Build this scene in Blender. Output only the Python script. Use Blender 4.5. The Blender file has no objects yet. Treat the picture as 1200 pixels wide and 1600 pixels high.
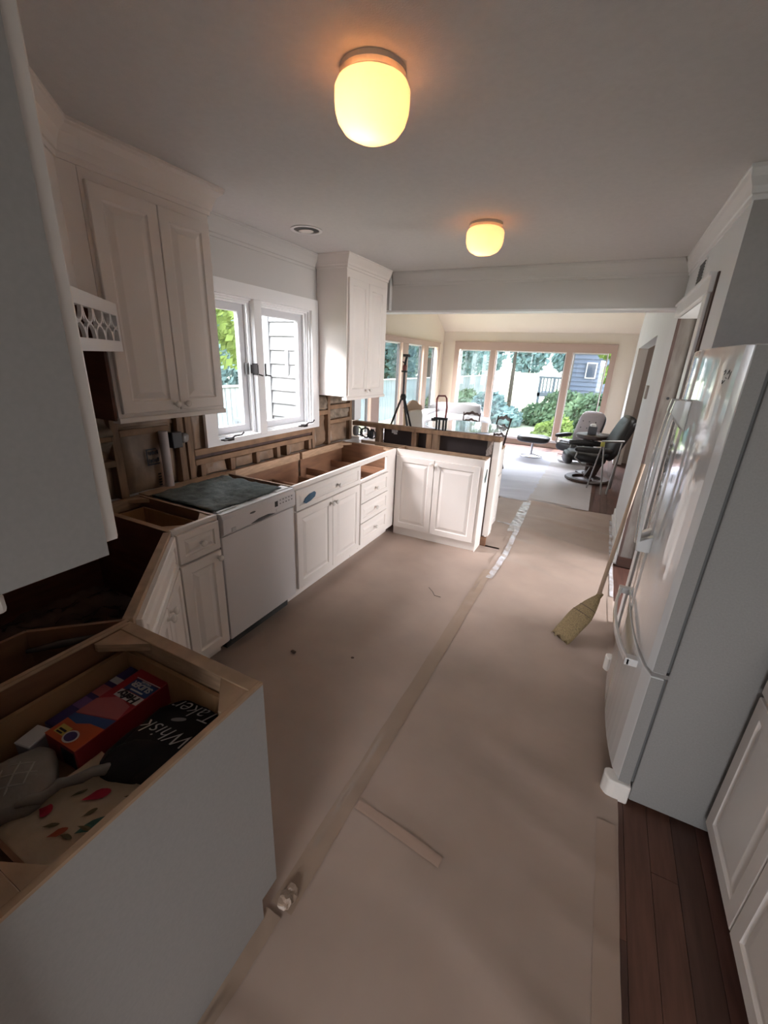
import bpy, bmesh, math, random
from mathutils import Vector, Matrix, noise
PI = math.pi
S = bpy.context.scene
C = S.collection
# ------------------------------------------------------------------ camera
H_CAM = 1.66
yaw, pitch, roll, FPX = 0.45533, -0.346573, 0.0438227, 656.13
cy, sy, cp, sp = math.cos(yaw), math.sin(yaw), math.cos(pitch), math.sin(pitch)
fw = Vector((-sy*cp, cy*cp, sp)); rt = Vector((cy, sy, 0)); up = rt.cross(fw)
r2 = rt*math.cos(roll) + up*math.sin(roll); u2 = up*math.cos(roll) - rt*math.sin(roll)
cam = bpy.data.objects.new('camera', bpy.data.cameras.new('camera'))
cam.matrix_world = Matrix(((r2.x, u2.x, -fw.x, 0), (r2.y, u2.y, -fw.y, 0), (r2.z, u2.z, -fw.z, H_CAM), (0, 0, 0, 1)))
cam.data.sensor_fit = 'VERTICAL'; cam.data.sensor_height = 36; cam.data.lens = FPX*36/1600
cam.data.clip_start = 0.02; cam.data.clip_end = 600
C.objects.link(cam); S.camera = cam
# ------------------------------------------------------------------ world / sun / exposure
SKY, SUN, EXPO = 4.0, 6.0, 0.80
w = bpy.data.worlds.new('world'); S.world = w; w.use_nodes = True
nt = w.node_tree; nt.nodes.clear()
o_ = nt.nodes.new('ShaderNodeOutputWorld'); bg = nt.nodes.new('ShaderNodeBackground')
tc = nt.nodes.new('ShaderNodeTexCoord'); sx = nt.nodes.new('ShaderNodeSeparateXYZ'); cr = nt.nodes.new('ShaderNodeValToRGB')
nt.links.new(tc.outputs['Generated'], sx.inputs[0]); nt.links.new(sx.outputs['Z'], cr.inputs[0])
cr.color_ramp.elements[0].position = 0.0; cr.color_ramp.elements[0].color = (0.93, 0.97, 1.0, 1)
cr.color_ramp.elements[1].position = 0.7; cr.color_ramp.elements[1].color = (0.72, 0.86, 1.0, 1)
nt.links.new(cr.outputs[0], bg.inputs[0]); bg.inputs[1].default_value = SKY
nt.links.new(bg.outputs[0], o_.inputs[0])
sun = bpy.data.lights.new('sun', 'SUN'); sun.energy = SUN; sun.angle = 0.01; sun.color = (1, 0.95, 0.86)
so = bpy.data.objects.new('sun', sun); C.objects.link(so)
so.rotation_euler = Vector((0.06, 0.45, 0.88)).to_track_quat('Z', 'Y').to_euler()   # +Z of lamp points to the sun
S.view_settings.view_transform = 'Standard'; S.view_settings.look = 'None'
S.view_settings.exposure = EXPO; S.view_settings.gamma = 1; S.view_settings.use_curve_mapping = False
def portal(name, loc, rot, sxx, syy):
    l = bpy.data.lights.new(name, 'AREA'); l.shape = 'RECTANGLE'; l.size = sxx; l.size_y = syy
    l.cycles.is_portal = True
    o = bpy.data.objects.new(name, l); o.location = loc; o.rotation_euler = rot; C.objects.link(o)
portal('portal_far', (-1.57, 10.1, 1.08), (PI/2, 0, PI), 3.1, 1.85)
portal('portal_far_left', (-3.68, 7.5, 1.2), (PI/2, 0, -PI/2), 4.2, 1.6)
portal('portal_kitchen', (-2.48, 2.55, 1.55), (PI/2, 0, -PI/2), 1.1, 0.95)
portal('portal_rear', (0.275, -3.5, 1.27), (PI/2, 0, 0), 1.35, 1.55)
portal('portal_hall', (1.95, 3.5, 1.35), (PI/2, 0, PI/2), 1.1, 1.5)
def window_fill(name, loc, target, sx_, sy_, watts, col=(1.0, 0.96, 0.97)):     # added area lamps outside the windows, brightening the rooms in place of sky
    l = bpy.data.lights.new(name, 'AREA'); l.shape = 'RECTANGLE'; l.size = sx_; l.size_y = sy_; l.energy = watts; l.color = col
    o = bpy.data.objects.new(name, l); o.location = loc; o.rotation_euler = (Vector(loc)-Vector(target)).to_track_quat('Z','Y').to_euler(); C.objects.link(o)
window_fill('fill_far', (-1.57, 11.6, 3.7), (-1.4, 7.0, 0.4), 3.6, 1.6, 860, (0.86,0.90,1.0))
window_fill('fill_far_left', (-5.2, 7.3, 3.6), (-1.8, 6.6, 0.4), 4.0, 1.6, 700)
window_fill('fill_kitchen', (-3.9, 1.6, 3.4), (-1.3, 2.9, 1.0), 1.6, 1.2, 460)
window_fill('fill_hall', (3.4, 3.5, 1.7), (0.2, 3.2, 1.25), 2.4, 1.4, 150)
window_fill('fill_rear', (0.3, -5.2, 2.6), (-0.1, 0.3, 0.9), 2.4, 1.6, 180)

# ------------------------------------------------------------------ materials
MATS = {}
def mat(name, col, rough=0.6, metal=0.0, nscale=0, namt=0.0, bump=0.0, bscale=60, spec=None, stretch=None, col2=None, trans=0, det=4, coat=0):
    m = bpy.data.materials.new(name); m.use_nodes = True; n = m.node_tree.nodes; L = m.node_tree.links
    b = n['Principled BSDF']; b.inputs['Base Color'].default_value = (*col, 1)
    b.inputs['Roughness'].default_value = rough; b.inputs['Metallic'].default_value = metal
    if spec is not None: b.inputs['Specular IOR Level'].default_value = spec
    if trans: b.inputs['Transmission Weight'].default_value = trans
    if coat: b.inputs['Coat Weight'].default_value = coat; b.inputs['Coat Roughness'].default_value = 0.05
    t = n.new('ShaderNodeTexCoord'); mp = n.new('ShaderNodeMapping'); L.new(t.outputs['Object'], mp.inputs[0])
    if stretch: mp.inputs['Scale'].default_value = stretch
    if nscale:
        x = n.new('ShaderNodeTexNoise'); x.inputs['Scale'].default_value = nscale; x.inputs['Detail'].default_value = det
        L.new(mp.outputs[0], x.inputs['Vector'])
        r = n.new('ShaderNodeValToRGB'); L.new(x.outputs['Fac'], r.inputs[0])
        c2 = col2 or tuple(c*(1-namt) for c in col)
        r.color_ramp.elements[0].position = 0.3; r.color_ramp.elements[1].position = 0.7
        r.color_ramp.elements[0].color = (*c2, 1); r.color_ramp.elements[1].color = (*col, 1)
        L.new(r.outputs[0], b.inputs['Base Color'])
    if bump:
        x = n.new('ShaderNodeTexNoise'); x.inputs['Scale'].default_value = bscale; x.inputs['Detail'].default_value = 3
        L.new(mp.outputs[0], x.inputs['Vector'])
        bp = n.new('ShaderNodeBump'); bp.inputs['Strength'].default_value = bump; bp.inputs['Distance'].default_value = 0.004
        L.new(x.outputs['Fac'], bp.inputs['Height']); L.new(bp.outputs[0], b.inputs['Normal'])
    MATS[name] = m; return m
white = mat('cabinet_white_paint', (0.83, 0.765, 0.715), 0.42, nscale=3, namt=0.05, bump=0.03, bscale=90)
trimw = mat('trim_white_paint', (0.80, 0.79, 0.79), 0.4)
wallm = mat('wall_paint', (0.58, 0.56, 0.545), 0.75, nscale=2, namt=0.04, bump=0.05, bscale=150)
wallw = mat('right_wall_paint', (0.74, 0.75, 0.76), 0.7, nscale=2, namt=0.03)
cream = mat('dining_wall_paint', (0.83, 0.73, 0.60), 0.75, nscale=1.5, namt=0.03)
ceilm = mat('ceiling_paint', (0.66, 0.635, 0.62), 0.85, nscale=40, namt=0.05, bump=0.15, bscale=200)
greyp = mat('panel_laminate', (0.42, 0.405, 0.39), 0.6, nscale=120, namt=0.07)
ply = mat('plywood_edge', (0.50, 0.33, 0.21), 0.65, nscale=14, namt=0.3, stretch=(1, 1, 6), bump=0.1)
plyd = mat('dark_stained_plywood', (0.17, 0.062, 0.036), 0.5, nscale=6, namt=0.35, stretch=(1, 1, 5))
plyd2 = mat('warm_plywood', (0.27, 0.135, 0.075), 0.5, nscale=6, namt=0.3, stretch=(1, 1, 5))
tan = mat('drawer_box_wood', (0.42, 0.24, 0.12), 0.5, nscale=8, namt=0.2, stretch=(5, 1, 1))
oldwood = mat('framing_lumber', (0.34, 0.20, 0.115), 0.75, nscale=9, namt=0.45, stretch=(3, 1, 1), bump=0.3, bscale=30)
oldwoodv = mat('framing_stud', (0.29, 0.175, 0.105), 0.75, nscale=9, namt=0.45, stretch=(4, 4, 0.6), bump=0.3, bscale=30)
kraftins = mat('insulation_kraft_facing', (0.30, 0.19, 0.12), 0.45, nscale=7, namt=0.5, bump=0.6, bscale=14)
scrapm = mat('brown_scrap', (0.12, 0.08, 0.055), 0.9)
fluff = mat('torn_insulation', (0.36, 0.28, 0.21), 0.95, nscale=18, namt=0.6, bump=1.0, bscale=40)
sheath = mat('dark_sheathing', (0.09, 0.055, 0.04), 0.9, nscale=6, namt=0.5)
black = mat('black_plastic', (0.015, 0.015, 0.017), 0.4)
iron = mat('dark_bronze_metal', (0.035, 0.03, 0.03), 0.45, 0.7)
darkgrey = mat('dark_grey_gap', (0.05, 0.05, 0.05), 0.7)
paper = mat('kraft_floor_paper', (0.45, 0.34, 0.28), 0.5, nscale=2.2, namt=0.2, bump=0.55, bscale=9, det=8)
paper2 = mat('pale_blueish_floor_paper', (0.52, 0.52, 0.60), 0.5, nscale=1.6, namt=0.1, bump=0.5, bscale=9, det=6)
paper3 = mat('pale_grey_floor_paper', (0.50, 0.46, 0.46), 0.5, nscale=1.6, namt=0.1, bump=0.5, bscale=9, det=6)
tape = mat('paper_seam_tape', (0.36, 0.26, 0.195), 0.4, nscale=3, namt=0.12, bump=0.2, bscale=20)
tapew = mat('clear_plastic_tape', (0.68, 0.68, 0.74), 0.2, nscale=14, col2=(0.42,0.35,0.30), bump=0.6, bscale=30)
woodfl = mat('oak_floor', (0.135, 0.060, 0.045), 0.45, nscale=5, namt=0.45, stretch=(9, 0.8, 1), bump=0.15, bscale=20)
appl = mat('white_appliance_enamel', (0.74, 0.71, 0.71), 0.3, nscale=3, namt=0.02)
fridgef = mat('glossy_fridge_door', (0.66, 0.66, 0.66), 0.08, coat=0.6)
fridges = mat('textured_shade_toned_side', (0.29, 0.28, 0.27), 0.6, bump=0.25, bscale=260, nscale=150, namt=0.1)  # white enamel on the shaded side, its shade put into this grey
gasket = mat('grey_gasket', (0.12, 0.12, 0.12), 0.7)
porcelain = mat('porcelain_knob', (0.83, 0.78, 0.73), 0.18)
blanket = mat('grey_insulation_blanket', (0.17, 0.20, 0.19), 0.95, nscale=22, namt=0.5, bump=0.8, bscale=60)
blue = mat('blue_painters_tape', (0.05, 0.13, 0.22), 0.6, nscale=20, namt=0.4)
dkgreen = mat('dark_green_sticker', (0.03, 0.07, 0.07), 0.6)
pvc = mat('white_pvc', (0.55, 0.47, 0.45), 0.4, nscale=8, namt=0.15)
plastic = mat('crinkled_dark_plastic', (0.10, 0.085, 0.08), 0.25, nscale=10, namt=0.5, bump=0.9, bscale=25)
plaster = mat('bare_plaster_jamb', (0.20, 0.175, 0.155), 0.85, nscale=9, namt=0.5, stretch=(2, 1, 0.5), bump=0.3, col2=(0.12,0.095,0.08))
stain = mat('old_stained_wood', (0.10, 0.055, 0.045), 0.7, nscale=9, namt=0.5, stretch=(2, 2, .5))
taupe = mat('window_trim_paint', (0.55, 0.40, 0.32), 0.6, nscale=2, namt=0.05)
metalg = mat('grey_metal', (0.38, 0.37, 0.36), 0.35, 0.8)
chrome = mat('brushed_steel', (0.6, 0.6, 0.62), 0.25, 1.0)
leather = mat('black_leather', (0.018, 0.016, 0.016), 0.4, nscale=5, namt=0.3, bump=0.15, bscale=70)
leatherg = mat('grey_tufted_leather', (0.30, 0.26, 0.27), 0.45, bump=0.15, bscale=70)  # lighter grey leather for one recliner's backrest and headrest
darkwood = mat('dark_wood', (0.06, 0.03, 0.022), 0.35, nscale=6, namt=0.4, stretch=(1, 1, 4))
sheet = mat('white_dust_sheet', (0.38, 0.37, 0.37), 0.8, bump=0.3, bscale=12)
chairw = mat('light_beech_wood', (0.50, 0.36, 0.25), 0.45)
uphol = mat('cream_upholstery', (0.70, 0.66, 0.60), 0.85)
redm = mat('red_painted_tube', (0.16, 0.03, 0.025), 0.4)
straw = mat('broom_straw', (0.36, 0.26, 0.13), 0.8, nscale=30, namt=0.5, stretch=(6, 6, 0.5), bump=1.0, bscale=60)
handlew = mat('broom_handle_wood', (0.50, 0.36, 0.26), 0.5, nscale=8, namt=0.2)
bark = mat('tree_bark', (0.10, 0.085, 0.07), 0.9, nscale=8, namt=0.4)
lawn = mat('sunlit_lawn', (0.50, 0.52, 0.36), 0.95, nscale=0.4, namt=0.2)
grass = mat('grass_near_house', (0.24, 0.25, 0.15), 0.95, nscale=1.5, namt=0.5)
def leafmat(name, col, tr):
    m = bpy.data.materials.new(name); m.use_nodes = True; n = m.node_tree.nodes; L = m.node_tree.links
    n.clear(); o = n.new('ShaderNodeOutputMaterial'); d = n.new('ShaderNodeBsdfDiffuse'); t = n.new('ShaderNodeBsdfTranslucent'); x = n.new('ShaderNodeMixShader')
    tx = n.new('ShaderNodeTexCoord'); no = n.new('ShaderNodeTexNoise'); no.inputs['Scale'].default_value = 1.3; r = n.new('ShaderNodeValToRGB')
    L.new(tx.outputs['Object'], no.inputs[0]); L.new(no.outputs['Fac'], r.inputs[0])
    r.color_ramp.elements[0].position = .35; r.color_ramp.elements[1].position = .65
    r.color_ramp.elements[0].color = (*[c*0.6 for c in col], 1); r.color_ramp.elements[1].color = (*col, 1)
    L.new(r.outputs[0], d.inputs[0]); L.new(r.outputs[0], t.inputs[0]); x.inputs[0].default_value = tr
    L.new(d.outputs[0], x.inputs[1]); L.new(t.outputs[0], x.inputs[2]); L.new(x.outputs[0], o.inputs[0]); return m
leaf_g = leafmat('green_leaves', (0.22, 0.33, 0.20), 0.35)
leaf_y = leafmat('yellow_green_leaves', (0.24, 0.34, 0.10), 0.4)
leaf_b = leafmat('haze_tinted_leaves', (0.28, 0.42, 0.42), 0.4)  # pale bluish tone of haze put into the leaf colour
def mk_glass():
    m = bpy.data.materials.new('window_glass'); m.use_nodes = True; n = m.node_tree.nodes; L = m.node_tree.links; n.clear()
    o = n.new('ShaderNodeOutputMaterial'); t = n.new('ShaderNodeBsdfTransparent'); g = n.new('ShaderNodeBsdfGlossy'); x = n.new('ShaderNodeMixShader')
    t.inputs[0].default_value = (0.96, 0.96, 0.97, 1); g.inputs['Roughness'].default_value = 0.02; x.inputs[0].default_value = 0.06
    L.new(t.outputs[0], x.inputs[1]); L.new(g.outputs[0], x.inputs[2]); L.new(x.outputs[0], o.inputs[0]); return m
glass = mk_glass()
tglass = mat('sky_tinted_table_glass', (0.62, 0.72, 0.80), 0.05, spec=1.0, coat=1.0)  # opaque top, pale blue sky reflection put into its base colour
def mk_shade():
    m = bpy.data.materials.new('frosted_glass_shade'); m.use_nodes = True; n = m.node_tree.nodes; L = m.node_tree.links; n.clear()
    o = n.new('ShaderNodeOutputMaterial'); t = n.new('ShaderNodeBsdfTranslucent'); d = n.new('ShaderNodeBsdfPrincipled'); x = n.new('ShaderNodeMixShader')
    t.inputs[0].default_value = (0.48, 0.345, 0.24, 1); d.inputs['Base Color'].default_value = (0.85, 0.78, 0.68, 1); d.inputs['Roughness'].default_value = 0.25
    x.inputs[0].default_value = 0.30; L.new(d.outputs[0], x.inputs[1]); L.new(t.outputs[0], x.inputs[2]); L.new(x.outputs[0], o.inputs[0]); return m
shade = mk_shade()
def flat(name, col, rough=0.6): return mat(name, col, rough)
p_red = flat('print_red', (0.32, 0.02, 0.03), 0.35); p_orange = flat('print_orange', (0.50, 0.09, 0.03), 0.35); p_blue = flat('print_blue', (0.03, 0.07, 0.20), 0.35)
p_white = flat('print_white', (0.60, 0.58, 0.58), 0.5); p_yellow = flat('print_yellow', (0.55, 0.42, 0.10), 0.5); p_pink = flat('print_pink', (0.42, 0.12, 0.13), .4)
p_black = flat('print_black', (0.02, 0.02, 0.03)); p_navy = flat('dark_blue_box', (0.05, 0.035, 0.15), 0.35); p_purple = flat('print_purple', (0.2, .1, .28), .4)
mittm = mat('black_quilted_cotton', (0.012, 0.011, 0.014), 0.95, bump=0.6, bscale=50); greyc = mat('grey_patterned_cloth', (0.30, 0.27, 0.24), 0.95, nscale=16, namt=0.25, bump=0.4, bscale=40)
creamc = mat('cream_printed_cloth', (0.58, 0.46, 0.33), 0.95, nscale=10, namt=0.1, bump=0.4, bscale=40)
pep_r = flat('pepper_red', (0.42, 0.02, 0.05), 0.9); pep_g = flat('pepper_green', (0.05, 0.13, 0.11), 0.9); pep_l = flat('leaf_print', (0.16, 0.13, 0.07), 0.9); pep_o = flat('pepper_orange', (0.36, 0.08, 0.04), .9)

# ------------------------------------------------------------------ mesh helpers
def tag(o, label=None, cat=None, group=None, kind=None):
    if label: o['label'] = label
    if cat: o['category'] = cat
    if group: o['group'] = group
    if kind: o['kind'] = kind
    return o
def V(*a): return Vector(a)
class MB:
    def __init__(s): s.v = []; s.f = []; s.n = 0
    def add(s, vs, fs):
        k = len(s.v); s.v += [tuple(x) for x in vs]; s.f += [tuple(i+k for i in f) for f in fs]; return s
    def box(s, x0, x1, y0, y1, z0, z1):
        x0, x1 = min(x0, x1), max(x0, x1); y0, y1 = min(y0, y1), max(y0, y1); z0, z1 = min(z0, z1), max(z0, z1); e = 0.00012*(s.n % 5); s.n += 1; x0 -= e; y0 -= e; z0 -= e*0.5; x1 += e; y1 += e; z1 += e
        return s.add([(x0,y0,z0),(x1,y0,z0),(x1,y1,z0),(x0,y1,z0),(x0,y0,z1),(x1,y0,z1),(x1,y1,z1),(x0,y1,z1)],
                     [(0,3,2,1),(4,5,6,7),(0,1,5,4),(1,2,6,5),(2,3,7,6),(3,0,4,7)])
    def fbox(s, F, a0, a1, b0, b1, c0, c1):      # box in a frame F (function a,b,c -> point)
        e = 0.00012*(s.n % 5); s.n += 1; a0 -= e; b0 -= e*0.5; c0 -= e; a1 += e; b1 += e; c1 += e
        P = [F(a,b,c) for c in (c0,c1) for (a,b) in ((a0,b0),(a1,b0),(a1,b1),(a0,b1))]
        return s.add(P, [(0,3,2,1),(4,5,6,7),(0,1,5,4),(1,2,6,5),(2,3,7,6),(3,0,4,7)])
    def prism(s, poly, z0, z1):
        n = len(poly); vs = [(x,y,z0) for x,y in poly] + [(x,y,z1) for x,y in poly]
        return s.add(vs, [tuple(range(n-1,-1,-1)), tuple(range(n,2*n))] + [(i,(i+1)%n,(i+1)%n+n,i+n) for i in range(n)])
    def fprism(s, F, poly, c0, c1):
        n = len(poly); vs = [F(a,b,c0) for a,b in poly] + [F(a,b,c1) for a,b in poly]
        return s.add(vs, [tuple(range(n-1,-1,-1)), tuple(range(n,2*n))] + [(i,(i+1)%n,(i+1)%n+n,i+n) for i in range(n)])
    def tube(s, pts, r, seg=8, closed=False, cap=True):
        pts = [Vector(p) for p in pts]; n = len(pts); rs = r if isinstance(r, (list, tuple)) else [r]*n
        k = len(s.v); prev = None
        for i, p in enumerate(pts):
            if closed: d = pts[(i+1)%n] - pts[i-1]
            else: d = pts[min(i+1,n-1)] - pts[max(i-1,0)]
            d.normalize()
            if prev is None: a = d.orthogonal().normalized()
            else:
                a = prev - d*prev.dot(d)
                a = a.normalized() if a.length > 1e-6 else d.orthogonal().normalized()
            prev = a; b = d.cross(a)
            for j in range(seg):
                t = 2*PI*j/seg; q = p + (a*math.cos(t) + b*math.sin(t))*rs[i]; s.v.append(tuple(q))
        m = n if closed else n-1
        for i in range(m):
            for j in range(seg):
                i2 = (i+1)%n; s.f.append((k+i*seg+j, k+i*seg+(j+1)%seg, k+i2*seg+(j+1)%seg, k+i2*seg+j))
        if cap and not closed:
            s.f.append(tuple(k+j for j in range(seg-1,-1,-1))); s.f.append(tuple(k+(n-1)*seg+j for j in range(seg)))
        return s
    def lathe(s, c, prof, seg=32, axis=None):   # prof [(r,h)], axis: normal vector (default z)
        ax = Vector(axis or (0,0,1)).normalized(); a = ax.orthogonal().normalized(); b = ax.cross(a); c = Vector(c); k = len(s.v)
        for r, h in prof:
            for j in range(seg):
                t = 2*PI*j/seg; s.v.append(tuple(c + ax*h + (a*math.cos(t)+b*math.sin(t))*max(r,1e-4)))
        for i in range(len(prof)-1):
            for j in range(seg): s.f.append((k+i*seg+j, k+i*seg+(j+1)%seg, k+(i+1)*seg+(j+1)%seg, k+(i+1)*seg+j))
        return s
    def panel(s, F, w, h, rings, x0=0, z0=0):   # rings [(inset, outward)]
        k = len(s.v)
        for ins, c in rings:
            for a, b in ((ins,ins),(w-ins,ins),(w-ins,h-ins),(ins,h-ins)): s.v.append(tuple(F(x0+a, z0+b, c)))
        for i in range(len(rings)-1):
            for j in range(4): s.f.append((k+i*4+j, k+i*4+(j+1)%4, k+(i+1)*4+(j+1)%4, k+(i+1)*4+j))
        s.f.append(tuple(k+(len(rings)-1)*4+j for j in range(4))); s.f.append((k+3,k+2,k+1,k)); return s
    def grid(s, fn, nu, nv, thick=None):
        k = len(s.v)
        for i in range(nu+1):
            for j in range(nv+1): s.v.append(tuple(fn(i/nu, j/nv)))
        for i in range(nu):
            for j in range(nv):
                a = k+i*(nv+1)+j; s.f.append((a, a+nv+1, a+nv+2, a+1))
        return s
    def sell(s, c, rad, e=0.5, seg=16, ring=10, rot=None, ny=0.0):  # superellipsoid cushion
        c = Vector(c); k = len(s.v); R = rot or Matrix.Identity(3)
        pw = lambda x, p: math.copysign(abs(x)**p, x)
        for i in range(ring+1):
            ph = -PI/2 + PI*i/ring
            for j in range(seg):
                th = 2*PI*j/seg
                q = Vector((rad[0]*pw(math.cos(ph),e)*pw(math.cos(th),e), rad[1]*pw(math.cos(ph),e)*pw(math.sin(th),e), rad[2]*pw(math.sin(ph),e)))
                if ny: q *= 1 + ny*noise.noise(q*14 + c*3)
                s.v.append(tuple(c + R @ q))
        for i in range(ring):
            for j in range(seg): s.f.append((k+i*seg+j, k+i*seg+(j+1)%seg, k+(i+1)*seg+(j+1)%seg, k+(i+1)*seg+j))
        return s
    def build(s, name, m, parent=None, smooth=False, bevel=0, local=False, seg=1, recalc=True):
        me = bpy.data.meshes.new(name)
        off = Vector((0,0,0))
        if parent and not local:
            p = parent
            while p: off += p.location; p = p.parent
        me.from_pydata([(x-off.x, y-off.y, z-off.z) for x,y,z in s.v], [], s.f)
        if recalc:
            bm = bmesh.new(); bm.from_mesh(me); bmesh.ops.remove_doubles(bm, verts=bm.verts, dist=1e-5)
            bmesh.ops.recalc_face_normals(bm, faces=bm.faces); bm.to_mesh(me); bm.free()
        if m: me.materials.append(m)
        if smooth:
            for p in me.polygons: p.use_smooth = True
        o = bpy.data.objects.new(name, me); C.objects.link(o); o.parent = parent
        if bevel:
            b = o.modifiers.new('bevel', 'BEVEL'); b.width = bevel; b.segments = seg; b.limit_method = 'ANGLE'; b.harden_normals = False
        return o
def thing(name, label, cat, loc=(0,0,0), rz=0, group=None):
    o = bpy.data.objects.new(name, None); o.empty_display_size = 0.1; o.location = loc; o.rotation_euler = (0,0,rz); C.objects.link(o)
    return tag(o, label, cat, group)
def struct(name, label, mb, m, **k): return tag(mb.build(name, m, **k), label, 'structure', kind='structure')
def frame(o, u, n):
    o, u, n = Vector(o), Vector(u).normalized(), Vector(n).normalized(); z = Vector((0,0,1))
    return lambda a, b, c: o + u*a + z*b + n*c
def copy_tree(o, parent=None):
    c = o.copy(); C.objects.link(c); c.parent = parent
    for ch in list(o.children): copy_tree(ch, c)
    return c
def text(txt, size, m, parent, origin, xdir, ydir, name='lettering', ext=0.0006, shear=0.0, local=False, bold=0):
    cu = bpy.data.curves.new(name, 'FONT'); cu.body = txt; cu.size = size; cu.extrude = ext; cu.shear = shear; cu.align_x = 'CENTER'; cu.align_y = 'CENTER'; cu.offset = bold
    t = bpy.data.objects.new(name, cu); C.objects.link(t); bpy.context.view_layer.update()
    me = bpy.data.meshes.new_from_object(t.evaluated_get(bpy.context.evaluated_depsgraph_get())); bpy.data.objects.remove(t)
    x = Vector(xdir).normalized(); y = Vector(ydir).normalized(); z = x.cross(y); off = Vector(origin)
    if not local:
        p = parent
        while p: off = off - p.location; p = p.parent
    me.transform(Matrix(((x.x,y.x,z.x,off.x),(x.y,y.y,z.y,off.y),(x.z,y.z,z.z,off.z),(0,0,0,1))))
    me.materials.clear(); me.materials.append(m)
    o = bpy.data.objects.new(name, me); C.objects.link(o); o.parent = parent; return o

DOOR = [(0,-0.019),(0,-0.003),(0.003,0),(0.052,0),(0.055,-0.004),(0.060,-0.008),(0.066,-0.008),(0.090,-0.001),(0.093,-0.0005)]
def rings_for(w, h):
    m = min(w, h); k = 1.0 if m > 0.24 else m/0.24
    return [(i*k if i > 0.003 else i, c) for i, c in DOOR]
def door(parent, F, a0, a1, z0, z1, name='door', knob=None, label=None, m=None):
    w_, h_ = a1-a0, z1-z0
    G = lambda a, b, c: F(a0+a, z0+b, c+0.02)
    d = MB().panel(G, w_, h_, rings_for(w_, h_)).build(name, m or white, parent)
    if label: d['label'] = label
    if knob:
        a, b = knob; n = (F(0,0,1)-F(0,0,0)); c0 = F(a, b, 0.02)
        MB().lathe(c0, [(0.010,0),(0.008,0.004),(0.006,0.012),(0.009,0.016),(0.0155,0.021),(0.0165,0.026),(0.0145,0.031),(0.008,0.034),(0.0,0.035)], 14, axis=n).build('knob', porcelain, d, smooth=True)
    return d
def rim(parent, F, w, d, h=0.876, front=0.04, side=0.016, back=0.02, brace=0.09, braces=(1,1,1,1), bz=0.02, m=None):
    m = m or ply
    k = brace
    # corner braces: triangles lying just under the top edge; F c axis is outward, so depth is -c
    cs = [(side,-front,1,-1),(w-side,-front,-1,-1),(side,-d+back,1,1),(w-side,-d+back,-1,1)]
    for on, (a, c, sa, sc) in zip(braces, cs):
        if not on: continue
        pts = [(a,c),(a+sa*k,c),(a+sa*k*0.85,c+sc*0.008),(a+sa*0.008,c+sc*k*0.85),(a,c+sc*k)]
        vs = [F(x,h-0.004,y) for x,y in pts] + [F(x,h-0.004-bz,y) for x,y in pts]; n = 5
        MB().add(vs, [tuple(range(n)), tuple(range(2*n-1,n-1,-1))]+[(i,(i+1)%n,(i+1)%n+n,i+n) for i in range(n)]).build('corner_brace', m, parent)
def carcass(name, label, o, u, n, w, d, h=0.876, toe=0.1, sides=('ply','ply'), inside=plyd2, back=True, open_top=True, braces=(1,1,1,1), brace=0.09, stiles=None, frontm=None, bottom_z=0.1, holes=None, backrail=0.06, side_h=None):
    """open topped base cabinet; returns (thing, F)"""
    F = frame(o, u, n); t = thing(name, label, 'cabinet', tuple(o))
    for (a0, a1), hh in zip(((0, 0.014), (w-0.014, w)), side_h or (h, h)):
        MB().fbox(F, a0, a1, bottom_z if toe else 0.0, hh, -d, -0.02).build('side_panel', inside, t)
    MB().fbox(F, 0.014, w-0.014, bottom_z, bottom_z+0.016, -d+0.012, -0.02).build('bottom_panel', inside, t)
    MB().fbox(F, 0.014, w-0.014, bottom_z, h, -d, -d+0.012).build('back_panel', inside, t)
    # rims: raw top edges
    for (a0, a1), hh in zip(((0, 0.016), (w-0.016, w)), side_h or (h, h)):
        if hh == h: MB().fbox(F, a0, a1, h-0.0005, h+0.001, -d, -0.02).build('top_edge', ply, t)
    MB().fbox(F, 0.016, w-0.016, h-backrail, h, -d+0.012, -d+0.032).build('back_rail', ply, t)
    rim(t, F, w, d, h, 0.02, brace=brace, braces=braces)
    if toe: MB().fbox(F, 0, w, 0.0, toe, -d+0.02, -0.075).build('toe_kick', white, t)
    return t, F
def face_frame(t, F, w, z0, z1, rails, stile=0.035, stiles=(), m=None, name='face_frame'):
    """rails: list of (zlo, zhi); end stiles; thickness 0.02"""
    b = MB(); b.fbox(F, 0, stile, z0, z1, -0.02, 0); b.fbox(F, w-stile, w, z0, z1, -0.02, 0)
    for a, c in rails: b.fbox(F, stile, w-stile, a, c, -0.0199, -0.0001)
    for a, c, lo, hi in stiles: b.fbox(F, a, c, lo, hi, -0.0199, -0.0001)
    return b.build(name, m or white, t)

# ================================================================== STRUCTURE
XL, XR, YH, YF, XFL, ZC = -2.30, 0.39, 4.05, 9.9, -3.5, 2.44
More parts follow.
